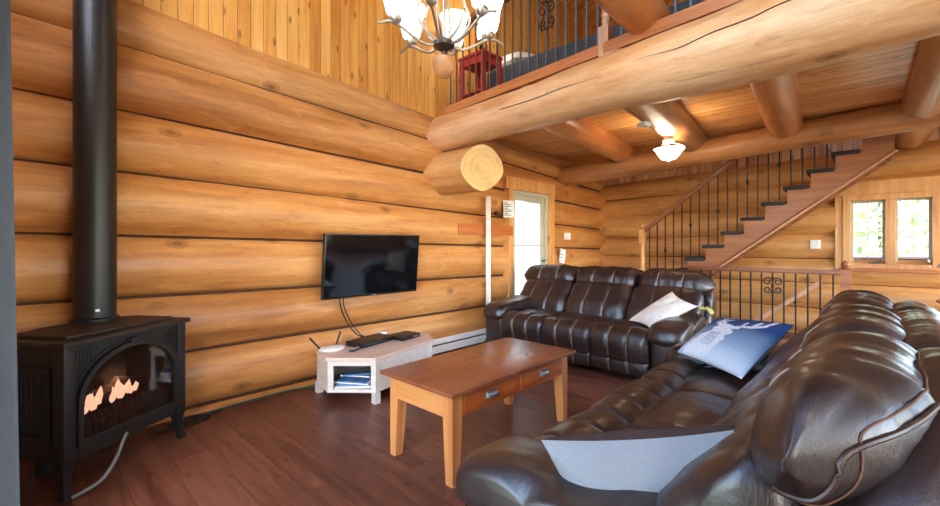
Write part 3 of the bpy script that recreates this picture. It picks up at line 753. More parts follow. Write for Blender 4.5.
# ------------------------------------------------------------------ sofas
def puffy(prof, x0, x1, *aa, taper=None, **kk):
    return puffy_(prof, x0, x1, *aa, taper=taper, **kk)
def puffy_(prof, x0, x1, nx=44, endr=.05, crown=.015, chan=(), camp=.014, cw=.022, cfilter=None, wr=.006, wsc=(6, 6), seed=0, sub=6, axis='X', taper=None):
    base = catmull([V((0, p[0], p[1])) for p in prof], sub, True); m = len(base)
    nor = []
    area = sum(base[i].y*base[(i+1) % m].z-base[(i+1) % m].y*base[i].z for i in range(m))
    for i in range(m):
        d = base[(i+1) % m]-base[i-1]; nn = V((0, d.z, -d.y)).normalized()
        nor.append(nn if area > 0 else -nn)
    cen = sum(base, V())/m
    R = []; W_ = x1-x0
    ts = [0, .012, .03, .06] + [lerp(.09, .91, i/(nx-8)) for i in range(nx-7)] + [.94, .97, .988, 1]
    extra = [((c-x0)+dd)/W_ for c in chan for dd in (-cw, -cw*.5, 0, cw*.5, cw)]
    ts = sorted(set([t for t in ts+extra if 0 <= t <= 1]))
    for t in ts:
        x = x0+W_*t; d = min(x-x0, x1-x)
        sh = 0.0
        if d < endr: q = 1-d/endr; sh = endr*(1-math.sqrt(max(0, 1-q*q)))
        off0 = -sh+crown*math.sin(PI*t)**.6
        ring = []
        for i, p in enumerate(base):
            off = off0; k = cfilter(p.y, p.z) if cfilter else 1.0
            for c in chan: off -= k*camp*math.exp(-((x-c)/cw)**2*2.2)
            off += wr*noise.noise(V((x*wsc[0]+seed*7.1, p.y*wsc[1], p.z*wsc[1]+seed)))+wr*.5*noise.noise(V((x*wsc[0]*3+seed, p.y*wsc[1]*2, p.z*wsc[1]*2)))
            q = p+nor[i]*(off+sh)
            rad = (q-cen).length; fac = max(.12, 1-sh/max(rad, 1e-4)*.98)
            q = cen+(q-cen)*fac; q = V((x, q.y, q.z))
            if taper: q = taper(q, x-x0, x1-x)
            ring.append(q)
        R.append(ring)
    mb = MB(); mb.rings(R, True); mb.R = R; mb.cen = cen
    return mb, base, nor
class Many:
    def __init__(s, l): s.l = l
    def build(s, *a):
        for m in s.l: m.build(*a)
def stitches(src, base, xs, sel, r=.0028):
    out = []; m = len(base)
    st0 = next(i for i, p in enumerate(base) if not sel(p.y, p.z))
    for x in xs:
        row = min(src.R, key=lambda q: abs(q[0].x-x)); mb = MB(); out.append(mb); run = []
        for i in [(st0+q) % m for q in range(m)]:
            p = base[i]
            if sel(p.y, p.z): run.append(row[i]+(row[i]-V((x, src.cen.y, src.cen.z))).normalized()*.0015)
            else:
                if len(run) > 2: mb.tube(run, r, 5)
                run = []
        if len(run) > 2: mb.tube(run, r, 5)
    return Many(out)
L = M['leather']
def sofa(label, loc, rz, W, topz=1.0, seed=0):
    """front faces local -Y; x from 0 to W; depth 1.22"""
    t = thing('sofa', label, 'sofa', loc, rz); A = .27
    mb = MB(); mb.bx(.03, W-.03, .10, 1.05, .06, .30, .02); mb.build('frame', L, t)
    for fx in (.12, W-.12):
        for fy in (.16, .98): mb = MB(); mb.lathe([(.03, 0), (.035, .07)], (fx, fy, 0), 12); mb.build('foot', M['black'], t)
    # seats
    sw = (W-2*A)/3
    sp = [(.05, .19), (.005, .25), (-.012, .34), (.005, .42), (.06, .472), (.14, .485), (.205, .468), (.245, .445), (.30, .462), (.42, .478), (.55, .468), (.66, .44), (.70, .36), (.62, .25), (.3, .20)]
    for k in range(3):
        x0 = A+sw*k; ch = [x0+sw*.34, x0+sw*.67]
        fl = lambda y, z: 1.0 if (y < .235 and z > .2) else 0.0
        mb, b, n = puffy(sp, x0-.004, x0+sw+.004, 40, .05, .012, ch, .012, .02, fl, .007, seed=seed+k)
        sr = mb; se = mb.build('seat_cushion', L, t)
        stitches(sr, b, ch, lambda y, z: y < .23 and z > .22).build('stitching', M['stitch'], se)
        ft = [(.07, .07), (.03, .09), (.018, .15), (.03, .21), (.08, .225), (.14, .2), (.14, .08)]
        mb, b, n = puffy(ft, x0, x0+sw, 30, .025, .006, ch, .008, .016, lambda y, z: 1.0 if y < .07 else 0, .004, seed=seed+k+20)
        sr = mb; fp = mb.build('footrest_panel', L, t)
        stitches(sr, b, ch, lambda y, z: y < .05).build('stitching', M['stitch'], fp)
    # back: lumbar pads, head rolls, rear rolls
    bw = W/3; dz = topz-1.0
    lum = [(0.600, .43), (0.585, .50), (0.625, .60), (0.710, .70), (0.795, .785), (0.850, .80), (0.920, .74), (0.920, .55), (0.800, .43)]
    head = [(0.855, .765), (0.835, .82+dz*.5), (0.855, .90+dz*.8), (0.910, .962+dz), (0.985, .992+dz), (1.060, .98+dz), (1.110, .93+dz), (1.105, .84), (1.030, .77), (0.930, .75)]
    rear = [(1.060, .80), (1.070, .90+dz), (1.115, .96+dz), (1.180, .975+dz), (1.245, .93+dz), (1.275, .82), (1.275, .55), (1.250, .25), (1.160, .12), (1.060, .2), (1.030, .5)]
    for k in range(3):
        x0, x1 = bw*k, bw*(k+1); c2 = [x0+bw*.34, x0+bw*.67]
        lx0, lx1 = max(x0, .04), min(x1, W-.04)
        mb, b, n = puffy(lum, lx0, lx1, 36, .09, .018, c2, .010, .02, lambda y, z: 1.0 if y < .8 else 0, .008, seed=seed+k+40)
        sr = mb; lc = mb.build('back_cushion', L, t)
        stitches(sr, b, c2, lambda y, z: y < .74 and z < .78 and z > .46).build('stitching', M['stitch'], lc)
        def tp(q, da, db, k=k):
            for d, end in ((da, k == 0), (db, k == 2)):
                rr_, am = (.42, .13) if end else (.16, .05)
                if d < rr_:
                    f = (1-d/rr_)**2*am*max(0, min(1, (q.y-.88)/.18)); q = V((q.x, q.y-f, q.z-f*.35))
            mk = max(0, min(1, (q.y-.93)/.16)); q = V((q.x, q.y, q.z+.010*mk*noise.noise(V((q.x*19+seed, q.y*3, seed*.7)))*max(0, min(1, (q.z-.8)/.1))))
            return q
        mb, b, n = puffy(head, x0+.004-(.05 if k == 0 else 0), x1-.004+(.05 if k == 2 else 0), 46, .06 if k == 1 else .15, .012, c2, .007, .02, lambda y, z: 1.0 if y < .85 else 0, .012, (9, 3.2), seed=seed+k+60, taper=tp)
        m_ = len(b); i0 = min(range(m_), key=lambda i: (b[i].y-1.11)**2+(b[i].z-.925-dz)**2)
        ib = min(range(m_), key=lambda i: (b[i].y-.93)**2+(b[i].z-.75)**2)
        stp = 1 if ((ib-i0) % m_) < m_/2 else -1
        sr = mb
        def surf(row, i, o): return mb.R[row][i % m_]+(mb.R[row][i % m_]-V((mb.R[row][0].x, mb.cen.y, mb.cen.z))).normalized()*o
        def loop(a, o, e):
            arc = list(range(i0+a, ib+stp*(6-abs(a)), stp)) if stp > 0 else list(range(i0+a, ib-6+abs(a), -1))
            if len(arc) > m_: arc = [i0]
            return [surf(e, i, o) for i in arc[::-1]]+[surf(q, i0+a, o) for q in range(e+1, len(mb.R)-e-1)]+[surf(-1-e, i, o) for i in arc]
        if stp > 0: ib += m_ if ib < i0 else 0
        else: ib -= m_ if ib > i0 else 0
        def sm(P_, n=3):
            for _ in range(n): P_ = [P_[0]]+[(P_[i-1]+P_[i]*2+P_[i+1])/4 for i in range(1, len(P_)-1)]+[P_[-1]]
            return P_
        pp = sm(loop(0, .004, 3), 4); p2 = sm(loop(-2*stp, .004, 4), 4)
        hc = mb.build('headrest', L, t)
        mb = MB(); mb.tube(pp, .006, 8); mb.build('piping', M['piping'], hc)
        mb = MB(); mb.tube(p2, .0022, 5); mb.build('stitching', M['seam'], hc)
        stitches(sr, b, c2, lambda y, z: y < .90 and z > .80 and z < .95).build('stitching', M['stitch'], hc)
        # piped seam behind the headrest
        pass
        def tr(q, da, db, k=k):
            for d, end in ((da, k == 0), (db, k == 2)):
                rr_, am = (.55, 1.0) if end else (.15, .12)
                if d < rr_:
                    f = (1-d/rr_)**2*am; q = V((q.x, q.y-f*.12, q.z-f*.20*max(0, min(1, (q.z-.3)/.5))))
            return q
        mb, b, n = puffy(rear, x0, x1, 36, .05, .010, (), 0, .02, None, .012, (7, 4), seed=seed+k+80, taper=tr)
        rr_ = mb.build('outer_back', L, t)
        pts = [V((lerp(x0+.05, x1-.05, i/60), 1.275+.010, .80)) for i in range(61)]; mb = MB()
        mb.tube(pts, .003, 5)
        mb.build('stitching', M['stitch'], rr_)
    # arms
    for sd in (0, 1):
        ax0, ax1 = (0, A) if sd == 0 else (W-A, W); cx = (ax0+ax1)/2
        ap = [(.065, .08), (.04, .15), (.03, .33), (.045, .45), (.11, .50), (.5, .50), (.80, .52), (.92, .48), (.94, .2), (.9, .08)]
        mb, b, n = puffy(ap, ax0+.012, ax1-.004, 16, .04, .006, (), 0, .02, None, .006, seed=seed+sd+100); ab = mb.build('arm_panel', L, t)
        pad = [(.005, .41), (-.008, .455), (.02, .51), (.09, .548), (.25, .568), (.45, .575), (.62, .59), (.72, .56), (.70, .48), (.5, .46), (.2, .45), (.06, .42)]
        mb, b, n = puffy(pad, ax0-.015, ax1+.02, 26, .085, .018, (), 0, .02, None, .010, seed=seed+sd+110); pd = mb.build('arm_pad', L, t)
        mb = MB(); pth = [V((ax0+.0+(ax1-ax0)*u, -.016+.03*(2*u-1)**2, .44)) for u in [i/40 for i in range(41)]]
        mb.tube(pth, .0032, 5)
        mb.build('stitching', M['stitch'], pd)
    return t
sofa('dark brown leather sofa at the back, below the glazed door, facing the camera', (.26, 3.72, 0), 0, 2.17, .985, 1)
# near sofa faces -X: local -Y -> world -X
sofa('dark brown leather sofa in the right foreground, seen from behind its backrest', (2.535, 3.33, 0), -PI/2, 2.33, 1.0, 5)

# ------------------------------------------------------------------ cushions on the sofas
dp = thing('cushion', 'blue and white cushion with a stag print on the near sofa', 'cushion', (2.9, 2.95, .5))
C = [V((2.63, 2.99, .535)), V((3.06, 2.64, .53)), V((3.25, 2.99, .795)), V((2.80, 3.29, .74))]
nn = ((C[2]-C[0]).cross(C[3]-C[1])).normalized()
if nn.z < 0: nn = -nn
NG = 150
SEG = [  # stag head and antlers as strokes in cushion u,v
 ((.40, .30), (.42, .52), .085), ((.42, .52), (.46, .62), .05), ((.30, .10), (.38, .36), .12), ((.46, .60), (.56, .52), .028),
 ((.40, .64), (.30, .70), .02), ((.50, .64), (.60, .64), .02), ((.42, .64), (.36, .74), .012), ((.36, .74), (.28, .80), .012), ((.28, .80), (.27, .90), .012), ((.27, .90), (.33, .98), .010),
 ((.36, .74), (.40, .84), .010), ((.50, .62), (.62, .68), .014), ((.62, .68), (.74, .70), .013), ((.74, .70), (.84, .80), .012), ((.84, .80), (.88, .94), .010), ((.62, .68), (.63, .80), .010), ((.74, .70), (.77, .85), .010), ((.30, .79), (.22, .76), .010)]
def dseg(p, a, b):
    ax, ay = a; bx_, by = b; t = max(0, min(1, ((p[0]-ax)*(bx_-ax)+(p[1]-ay)*(by-ay))/((bx_-ax)**2+(by-ay)**2)))
    return math.hypot(p[0]-ax-t*(bx_-ax), p[1]-ay-t*(by-ay))
def deer_col(u, v):
    nz = noise.noise(V((u*9, v*9, 2.2)))*.5+noise.noise(V((u*26, v*26, 5)))*.35
    g = max(0, min(1, (v-.12)/.62)); base = [lerp(a, b, g) for a, b in zip(lin(166, 192, 212), lin(24, 62, 112))]
    w = 0
    for a, b, r in SEG:
        d = dseg((u, v), a, b)-r*(1.5+.5*nz)
        if d < .006: w = max(w, min(1, .75+.5*noise.noise(V((u*40, v*40, 1)))))
    if v < .30+.10*nz and u > .1: w = max(w, .55*(1-v/.34))
    if .30 < u < .47 and .2 < v < .5: w *= .55+.5*noise.noise(V((u*30, v*30, 9)))
    return [lerp(c, d, max(0, min(1, w))) for c, d in zip(base, lin(228, 232, 236))]
for sd, nm in ((1, 'printed_front'), (-1, 'cushion_back')):
    mb = MB(); cl = mb.bm.verts.layers.float_color.new('col'); n_ = NG if sd == 1 else 24
    vs = mb.grid(lambda u, v: pillow_pt(C, .075, u, v, sd, .06, nn)-V((2.9, 2.95, .5)), n_, n_)
    for i, r in enumerate(vs):
        for j, q in enumerate(r): q[cl] = (*(deer_col(i/n_, j/n_) if sd == 1 else lin(190, 204, 216)), 1)
    mb.build(nm, M['deer'], dp)

wp = thing('cushion', 'white plush cushion leaning on the right arm of the far sofa', 'cushion', (2.1, 4.1, .48))
C = [V((1.84, 4.10, .50)), V((2.11, 3.93, .485)), V((2.44, 4.19, .69)), V((2.16, 4.36, .79))]
for sd in (1, -1): at(pillow_mesh(C, .06, sd, 30, 30, .12), (2.1, 4.1, .48)).build('cushion_cover', M['fur'], wp)

gp = thing('cushion', 'light grey and dark brown cushion at the near end of the near sofa', 'cushion', (3.0, 1.35, .55))
A_ = V((2.862, 1.03, .687)); B_ = V((3.335, 1.286, .782)); ax = (B_-A_)
cdir = V((3.55, 0, 1.25))-(A_+B_)/2; cdir = (cdir-ax.normalized()*cdir.dot(ax.normalized())).normalized()
m_ = ax.normalized().cross(cdir).normalized()
if m_.z > 0: m_ = -m_
Nn = (cdir*.46+m_*.89).normalized()      # outward normal of the light side
bd_ = ax.normalized().cross(Nn).normalized()
if bd_.dot(cdir) > 0: bd_ = -bd_
E = bd_*.46
C = [A_, B_, B_+E, A_+E]; n0 = ((C[2]-C[0]).cross(C[3]-C[1])).normalized(); sgl = 1 if n0.dot(Nn) > 0 else -1
at(pillow_mesh(C, .16, sgl, 40, 40, .13), (3.0, 1.35, .55)).build('light_side', M['greyfab'], gp)
at(pillow_mesh(C, .075, -sgl, 40, 40, .13), (3.0, 1.35, .55)).build('dark_side', M['brownfab'], gp)

yc = MB(); yc.grid(lambda u, v: V((2.44+.11*u, 4.16+.10*v, .672+.018*math.sin(u*9)*math.sin(v*7)-.10*max(0, u-.7)/.3*.4)), 16, 12)
tag(yc.build('cloth', M['yellow']), 'scrap of yellow-green cloth on the right arm of the far sofa', 'cloth')

# ------------------------------------------------------------------ coffee table
X0, X1, Y0, Y1, TH = 1.427, 2.045, 1.48, 2.708, .50
ct = thing('coffee_table', 'pine coffee table with reddish-brown top and two drawers', 'table', ((X0+X1)/2, (Y0+Y1)/2, 0))
hx, hy_ = (X1-X0)/2, (Y1-Y0)/2; I = .045
mb = MB(); mb.bx(-hx, hx, -hy_, hy_, TH-.024, TH, .007); mb.build('tabletop', M['tabletop'], ct)
for sx in (-1, 1):
    for sy in (-1, 1):
        ox, oy = sx*(hx-I), sy*(hy_-I); w0, w1_ = .072, .05; mb = MB(); R = []
        for z, w in ((0, w1_), (.012, w1_+.002), (TH-.17, w0), (TH-.024, w0)):
            R.append([V((ox-sx*(w if (a) else 0), oy-sy*(w if b else 0), z)) for a, b in ((0, 0), (1, 0), (1, 1), (0, 1))])
        mb.rings(R); mb.build('leg', M['pine_leg'], ct, False)
for sy in (-1, 1):
    mb = MB(); y = sy*(hy_-I-.012); mb.bx(-hx+I+.07, hx-I-.07, y-.011, y+.011, TH-.155, TH-.024, .002); mb.build('apron', M['pine_apron'], ct, False)
for sx in (-1, 1):
    x = sx*(hx-I-.014); mb = MB(); 
    if sx < 0: mb.bx(x-.011, x+.011, -hy_+I+.07, hy_-I-.07, TH-.155, TH-.024)
    else:
        mb.bx(x-.011, x+.004, -hy_+I+.07, hy_-I-.07, TH-.155, TH-.024)
        mb.bx(x-.005, x+.010, -hy_+I+.07, hy_-I-.07, TH-.155, TH-.143); mb.bx(x-.005, x+.010, -hy_+I+.07, hy_-I-.07, TH-.035, TH-.024)
    mb.build('apron', M['pine_red'], ct, False)
for sy in (-1, 1):
    x = hx-I-.012; yc_ = sy*.265; mb = MB(); mb.bx(x-.005, x+.012, yc_-.235, yc_+.235, TH-.140, TH-.038, .004)
    dr = mb.build('drawer', M['pine_red'], ct, False)
    mb = MB(); mb.bx(x+.012, x+.016, yc_-.215, yc_+.215, TH-.125, TH-.053, .003); pnl = mb.build('drawer_panel', M['pine_red'], dr, False)
    mb = MB()
    mb.bx(x+.016, x+.019, yc_-.05, yc_+.05, TH-.110, TH-.070)
    def cup(u, v): 
        a = v*PI/2; return V((x+.018+.022*math.sin(a)*math.sin(PI*min(1, max(0, u)))**.35, yc_-.045+.09*u, TH-.072-.03*(1-math.cos(a))))
    mb.grid(cup, 14, 8); mb.bx(x+.034, x+.040, yc_-.043, yc_+.043, TH-.106, TH-.088, .002); mb.build('cup_handle', M['silver'], dr)

# ------------------------------------------------------------------ TV, cables
tv = thing('television', 'flat black television mounted on the left log wall', 'television', (.10, 2.345, 1.052), 0)
mb = MB(); mb.bx(-.02, .02, -.527, .527, -.292, .292, .006); mb.build('casing', M['black'], tv)
mb = MB(); mb.bx(.0195, .0215, -.515, .515, -.272, .282); mb.build('screen', M['screen'], tv, False)
mb = MB(); mb.bx(.02, .0225, -.025, .025, -.288, -.279); mb.build('badge', M['silver'], tv, False)
mb = MB(); mb.bx(-.09, -.02, -.15, .15, -.12, .12); mb.build('wall_bracket', M['darkgrey'], tv, False)
tv.rotation_euler = (0, math.radians(5), 0)
mb = MB(); mb.tube(catmull([(.06, 2.00, .78), (.04, 2.03, .66), (.03, 2.10, .52), (.10, 2.15, .42), (.2, 2.2, .385)], 8), .006, 6)
mb.tube(catmull([(.07, 2.03, .78), (.05, 2.06, .66), (.05, 2.14, .5), (.12, 2.2, .40), (.2, 2.25, .385)], 8), .005, 6)
tag(mb.build('television_cable', M['cable']), 'pair of black cables hanging from the television to the white stand', 'cable')

# ------------------------------------------------------------------ TV stand
ts = thing('television_stand', 'low white corner television stand with an open shelf', 'television stand', (.4, 2.1, 0))
PL = [(.15, 1.73), (.46, 1.66), (.745, 1.92), (.60, 2.65), (.36, 2.78), (.10, 2.60)]; O = (.4, 2.1, 0)
def poly(s): 
    cx = sum(p[0] for p in PL)/6; cy = sum(p[1] for p in PL)/6
    return [(cx+(p[0]-cx)*s, cy+(p[1]-cy)*s) for p in PL]
mb = MB(); mb.prism(poly(1.02), 2, .335, .362, .004); at(mb, O).build('top', M['standtop'], ts, False)
mb = MB(); mb.prism(poly(.985), 2, .085, .11); at(mb, O).build('bottom_shelf', M['whitewood'], ts, False)
P9 = poly(.985)
def panel(p, q, z0, z1, th=.018, inset=0.0):
    p, q = V((*p, 0)), V((*q, 0)); d = (q-p).normalized(); n = V((-d.y, d.x, 0)); c = (p+q)/2+n*(th/2)
    m = MB(); m.box((c.x, c.y, (z0+z1)/2), ((q-p).length-2*inset, th, z1-z0), Matrix.Rotation(math.atan2(d.y, d.x), 3, 'Z')); return m
for i, nm in ((0, 'side_panel'), (2, 'front_panel'), (3, 'side_panel'), (4, 'back_panel'), (5, 'back_panel')):
    at(panel(P9[i], P9[(i+1) % 6], .11, .335), O).build(nm, M['whitewood'], ts, False)
p, q = V((*P9[1], 0)), V((*P9[2], 0))
at(panel(p[:2], p.lerp(q, .12)[:2], .11, .335), O).build('stile', M['whitewood'], ts, False); at(panel(p.lerp(q, .9)[:2], q[:2], .11, .335), O).build('stile', M['whitewood'], ts, False)
at(panel(p.lerp(q, .12)[:2], p.lerp(q, .9)[:2], .295, .335), O).build('rail', M['whitewood'], ts, False)
for i in (0, 2, 3, 4, 5):
    c = poly(.95)[i]; mb = MB(); mb.bx(c[0]-.025, c[0]+.025, c[1]-.025, c[1]+.025, 0, .085); at(mb, O).build('leg', M['whitewood'], ts, False)
MG = 'magazines on the stand shelf'
ctr = p.lerp(q, .52)+V((-.10, .11, 0)); z = .1105
for i in range(6):
    mb = MB(); k = .12 if i > 2 else .145
    mb.grid(lambda u, v: V(((u-.5)*2*k*.72, (v-.5)*2*k, .018*i*.0+ (.03*(u**2) if i > 3 else 0))), 8, 4)
    geom = mb.bm.faces[:]; r = bmesh.ops.extrude_face_region(mb.bm, geom=geom); bmesh.ops.translate(mb.bm, vec=(0, 0, .010), verts=[v for v in r['geom'] if isinstance(v, bmesh.types.BMVert)])
    o = mb.build('magazine', M['bluepaper'] if i % 2 else M['paper'], None, False)
    o.location = (ctr.x+random.uniform(-.02, .02), ctr.y+random.uniform(-.02, .02), z); o.rotation_euler = (0, 0, math.radians(-45+random.uniform(-14, 14))); z += .0115
    tag(o, ['white magazine at the bottom of the pile in the white stand', 'blue magazine second from the bottom of the pile in the white stand', 'white magazine third from the bottom of the pile in the white stand', 'blue magazine fourth from the bottom of the pile in the white stand', 'curled white magazine just under the topmost one in the white stand', 'curled blue magazine on top of the pile in the white stand'][i], 'magazine', MG)
ro = thing('router', 'white wireless router with two black antennas on the stand', 'router', (.29, 1.80, .362))
mb = MB(); mb.lathe([(.085, 0), (.105, .012), (.105, .02), (.085, .032), (.02, .036)], seg=28); bmesh.ops.scale(mb.bm, vec=(.75, 1.05, 1), verts=mb.bm.verts[:]); mb.build('router_body', M['white'], ro)
for p0, p1 in (((-.05, -.08, .02), (-.09, -.15, .115)), ((-.06, .07, .02), (-.09, .13, .125))):
    mb = MB(); mb.tube([p0, p1], [.007, .009], 8); mb.build('antenna', M['cable'], ro)
bx1 = thing('cable_box', 'wider black set-top box lying beside the router on the stand', 'electronics', (.30, 2.17, .362))
mb = MB(); mb.bx(-.10, .10, -.20, .20, .005, .045, .004); mb.build('casing', M['black'], bx1); mb = MB(); mb.bx(.10, .102, -.16, .1, .018, .028); mb.build('display', M['darkgrey'], bx1, False)
for a in (-.07, .07):
    for b in (-.17, .17): mb = MB(); mb.lathe([(.012, 0), (.012, .006)], (a, b, 0), 10); mb.build('foot', M['black'], bx1)
bx2 = thing('disc_player', 'smaller black disc player at the right end of the stand', 'electronics', (.36, 2.50, .362))
mb = MB(); mb.bx(-.09, .09, -.125, .125, .005, .042, .004); mb.build('casing', M['black'], bx2); mb = MB(); mb.bx(.09, .092, .03, .10, .015, .030); mb.build('display', M['silver'], bx2, False)
for a in (-.06, .06):
    for b in (-.1, .1): mb = MB(); mb.lathe([(.012, 0), (.012, .006)], (a, b, 0), 10); mb.build('foot', M['black'], bx2)
for bxo in (bx1, bx2): bxo.rotation_euler = (0, 0, math.radians(11))
for i, (x, y, a) in enumerate(((.42, 1.945, .5),)):
    rm = thing('remote_control', 'dark grey remote control between router and set-top box', 'remote', (x, y, .362), a)
    mb = MB(); mb.bx(-.022, .022, -.075, .075, 0, .018, .005); mb.build('remote_body', M['darkgrey'], rm)
    mb = MB()
    for k in range(5):
        for j in (-.01, .0, .01): mb.bx(j-.003, j+.003, -.055+k*.022-.004, -.055+k*.022+.004, .018, .0195)
    mb.build('buttons', M['white'], rm, False)
mb = MB(); mb.bx(-.03, .03, -.03, .03, 0, .05, .008); o = mb.build('power_adapter', M['white']); o.location = (.16, 2.40, .362); tag(o, 'small white adapter behind the black boxes on the stand', 'electronics')

# baseboard heater along the left wall
ht = thing('baseboard_heater', 'long white baseboard heater on the left wall between stand and sofa', 'heater', (.0, 3.55, 0))
mb = MB(); mb.prism([(-.10, .03), (.045, .03), (.045, .10), (.038, .105), (-.10, .105)], 1, -.78, .78)
mb.build('heater_body', M['heater'], ht, False)
mb = MB(); mb.prism([(-.10, .125), (.03, .125), (.022, .16), (-.01, .175), (-.10, .175)], 1, -.78, .78); mb.build('top_cover', M['heater'], ht, False)
mb = MB(); mb.bx(-.10, .015, -.77, .77, .105, .125); mb.build('grille', M['darkgrey'], ht, False)
for y in (-.78, .78): mb = MB(); mb.bx(-.10, .05, y-.03, y+.03, 0, .178, .003); mb.build('end_cap', M['heater'], ht, False)

# ------------------------------------------------------------------ things on the left wall
o = MB().bx(-.03, .03, -.012, .012, 0, 1.845).build('wooden_batten', M['whitewood'], None, False); o.location = (.075, 4.05, 0); o.rotation_euler = (0, 0, math.radians(50)); tag(o, 'tall white batten standing upright against the left log wall', 'batten')
o = MB().bx(0, .022, -.52, .52, -.065, .065, .004).build('wall_board', M['red_board'], None, False); o.location = (.004, 4.10, 1.43); tag(o, 'reddish wooden board fixed on the wall left of the door', 'board')
hk = thing('coat_hook', 'small dark round hook on the wall under the paper notice', 'hook', (.0, 4.235, 1.645))
mb = MB(); mb.tube([(-.05, 0, 0), (.035, 0, 0)], .010, 8); mb.build('stem', M['blackmetal'], hk); mb = MB(); mb.lathe([(.004, -.03), (.026, -.018), (.032, 0), (.026, .018), (.004, .03)], (.05, 0, 0), 16); mb.build('knob', M['blackmetal'], hk)
def notice(name, label, y, z, w, h, x, curl, lines, rx=0):
    t = thing(name, label, 'paper', (x, y, z))
    m = MB(); f = lambda u, v: V((curl*(u-.5)**2*4*.5+.10*curl*math.sin(v*3), (u-.5)*w, (v-.5)*h)); m.grid(f, 12, 8)
    r = bmesh.ops.extrude_face_region(m.bm, geom=m.bm.faces[:]); bmesh.ops.translate(m.bm, vec=(.002, 0, 0), verts=[v for v in r['geom'] if isinstance(v, bmesh.types.BMVert)])
    m.build('sheet', M['paper'], t)
    m = MB()
    for k in range(lines):
        v = .85-.7*k/max(1, lines-1); ww = .7 if k % 3 else .45
        m.grid(lambda a, b: f(.12+ww*a, v+.025*(b-.5)*2)+V((.0035, 0, 0)), 8, 1)
    m.build('print', M['ink'], t); t.rotation_euler = (rx, 0, 0); return t
notice('paper_notice', 'white printed notice curling off the wall left of the glazed door', 4.515, 1.72, .23, .23, .005, .05, 8, .05)
notice('paper_tag', 'small square white tag on the log right of the door', 6.06, 1.375, .20, .11, .012, .02, 3)
notice('paper_tag', 'crooked white tag on the log right of the door, lower than the square one', 5.90, 1.065, .17, .22, .0, .05, 4, -.2)
sw_ = thing('light_switch', 'white light switch plate on the end wall left of the window', 'switch', (3.03, EY-.012, 1.245))
mb = MB(); mb.bx(-.055, .055, -.004, .02, -.06, .06, .003); mb.build('plate', M['white'], sw_); 
for dx in (-.024, .024): mb = MB(); mb.bx(dx-.008, dx+.008, -.012, -.004, -.018, .018, .002); mb.build('toggle', M['white'], sw_)

# ------------------------------------------------------------------ gas stove in the corner
fv = V((.83, .56, 0)).normalized(); fang = math.atan2(fv.y, fv.x)     # front direction
fc = V((.52, .455, 0))                                                # mid of the front feet
stv = thing('gas_stove', 'black cast iron gas stove burning in the corner', 'stove', (fc.x-.02*fv.x, fc.y-.02*fv.y, 0), fang-PI/2*0)
# local frame: +X is the front normal, +Y runs to the right end seen from the front-left (towards the far wall)
BW = .33
body = [(.0, -BW), (.0, BW), (-.30, BW), (-.44, BW-.16), (-.44, -BW+.16), (-.34, -BW)]
mb = MB(); b_ = body
# shell without front: side, back, bottom, top plates
for (p, q) in zip(b_[1:], b_[2:]+[b_[0]]):
    d = V((q[0]-p[0], q[1]-p[1], 0)); c = V(((p[0]+q[0])/2, (p[1]+q[1])/2, 0)); mb.box((c.x, c.y, .46), (d.length, .02, .56), Matrix.Rotation(math.atan2(d.y, d.x), 3, 'Z'))
mb.prism(b_, 2, .17, .20); mb.build('body', M['iron'], stv, False)
# front plate with an arched opening
AW, AZ0, AZ1 = .280, .255, .685
def arch(w, z0, z1, n=24, k=1.0):
    spring = z0+(z1-z0)*.46
    pts = [(-w, z0)] + [(-w*math.cos(t*PI/n), spring+(z1-spring)*math.sin(t*PI/n)) for t in range(0, n+1)] + [(w, z0)]
    return pts
def plate_hole(m, outer, inner, x0, x1):
    """ring plate between two outlines with equal counts"""
    n = len(inner); A = [m.bm.verts.new((x1, p[0], p[1])) for p in outer]; B = [m.bm.verts.new((x1, p[0], p[1])) for p in inner]
    A2 = [m.bm.verts.new((x0, p[0], p[1])) for p in outer]; B2 = [m.bm.verts.new((x0, p[0], p[1])) for p in inner]
    for i in range(n):
        j = (i+1) % n
        m.bm.faces.new((A[i], A[j], B[j], B[i])); m.bm.faces.new((A2[i], B2[i], B2[j], A2[j])); m.bm.faces.new((A[i], A2[i], A2[j], A[j])); m.bm.faces.new((B[i], B[j], B2[j], B2[i]))
inn = arch(AW, AZ0, AZ1)
out = []
for (y, z) in inn:
    k = max(abs(y)/AW, .0001)
    out.append((y, z))
n_ = len(inn); out = [(-BW, .20)]
for t in range(0, 25):
    a = t/24
    if a < .25: out.append((-BW, lerp(AZ0+.15, .74, a/.25)))
    elif a > .75: out.append((BW, lerp(.74, AZ0+.15, (a-.75)/.25)))
    else: out.append((lerp(-BW, BW, (a-.25)/.5), .74))
out.append((BW, .20))
mb = MB(); plate_hole(mb, out, inn, -.015, .005); mb.build('front_plate', M['iron'], stv, False)
mb = MB(); plate_hole(mb, arch(AW+.018, AZ0-.022, AZ1+.018), arch(AW-.008, AZ0+.008, AZ1-.008), .0, .030); dr = mb.build('door', M['iron'], stv, False)
mb = MB(); plate_hole(mb, arch(AW+.036, AZ0-.01, AZ1+.036), arch(AW+.027, AZ0-.005, AZ1+.027), .0, .014); mb.build('arch_molding', M['iron'], stv, False)
mb = MB(); mb.bx(.012, .036, -.025, .025, AZ1+.012, AZ1+.04, .004); mb.build('latch', M['iron'], dr)
mb = MB(); pts = arch(AW-.004, AZ0+.004, AZ1-.004); mb.prism(pts, 0, .010, .014); mb.build('glass_pane', M['fireglass'], dr, False)
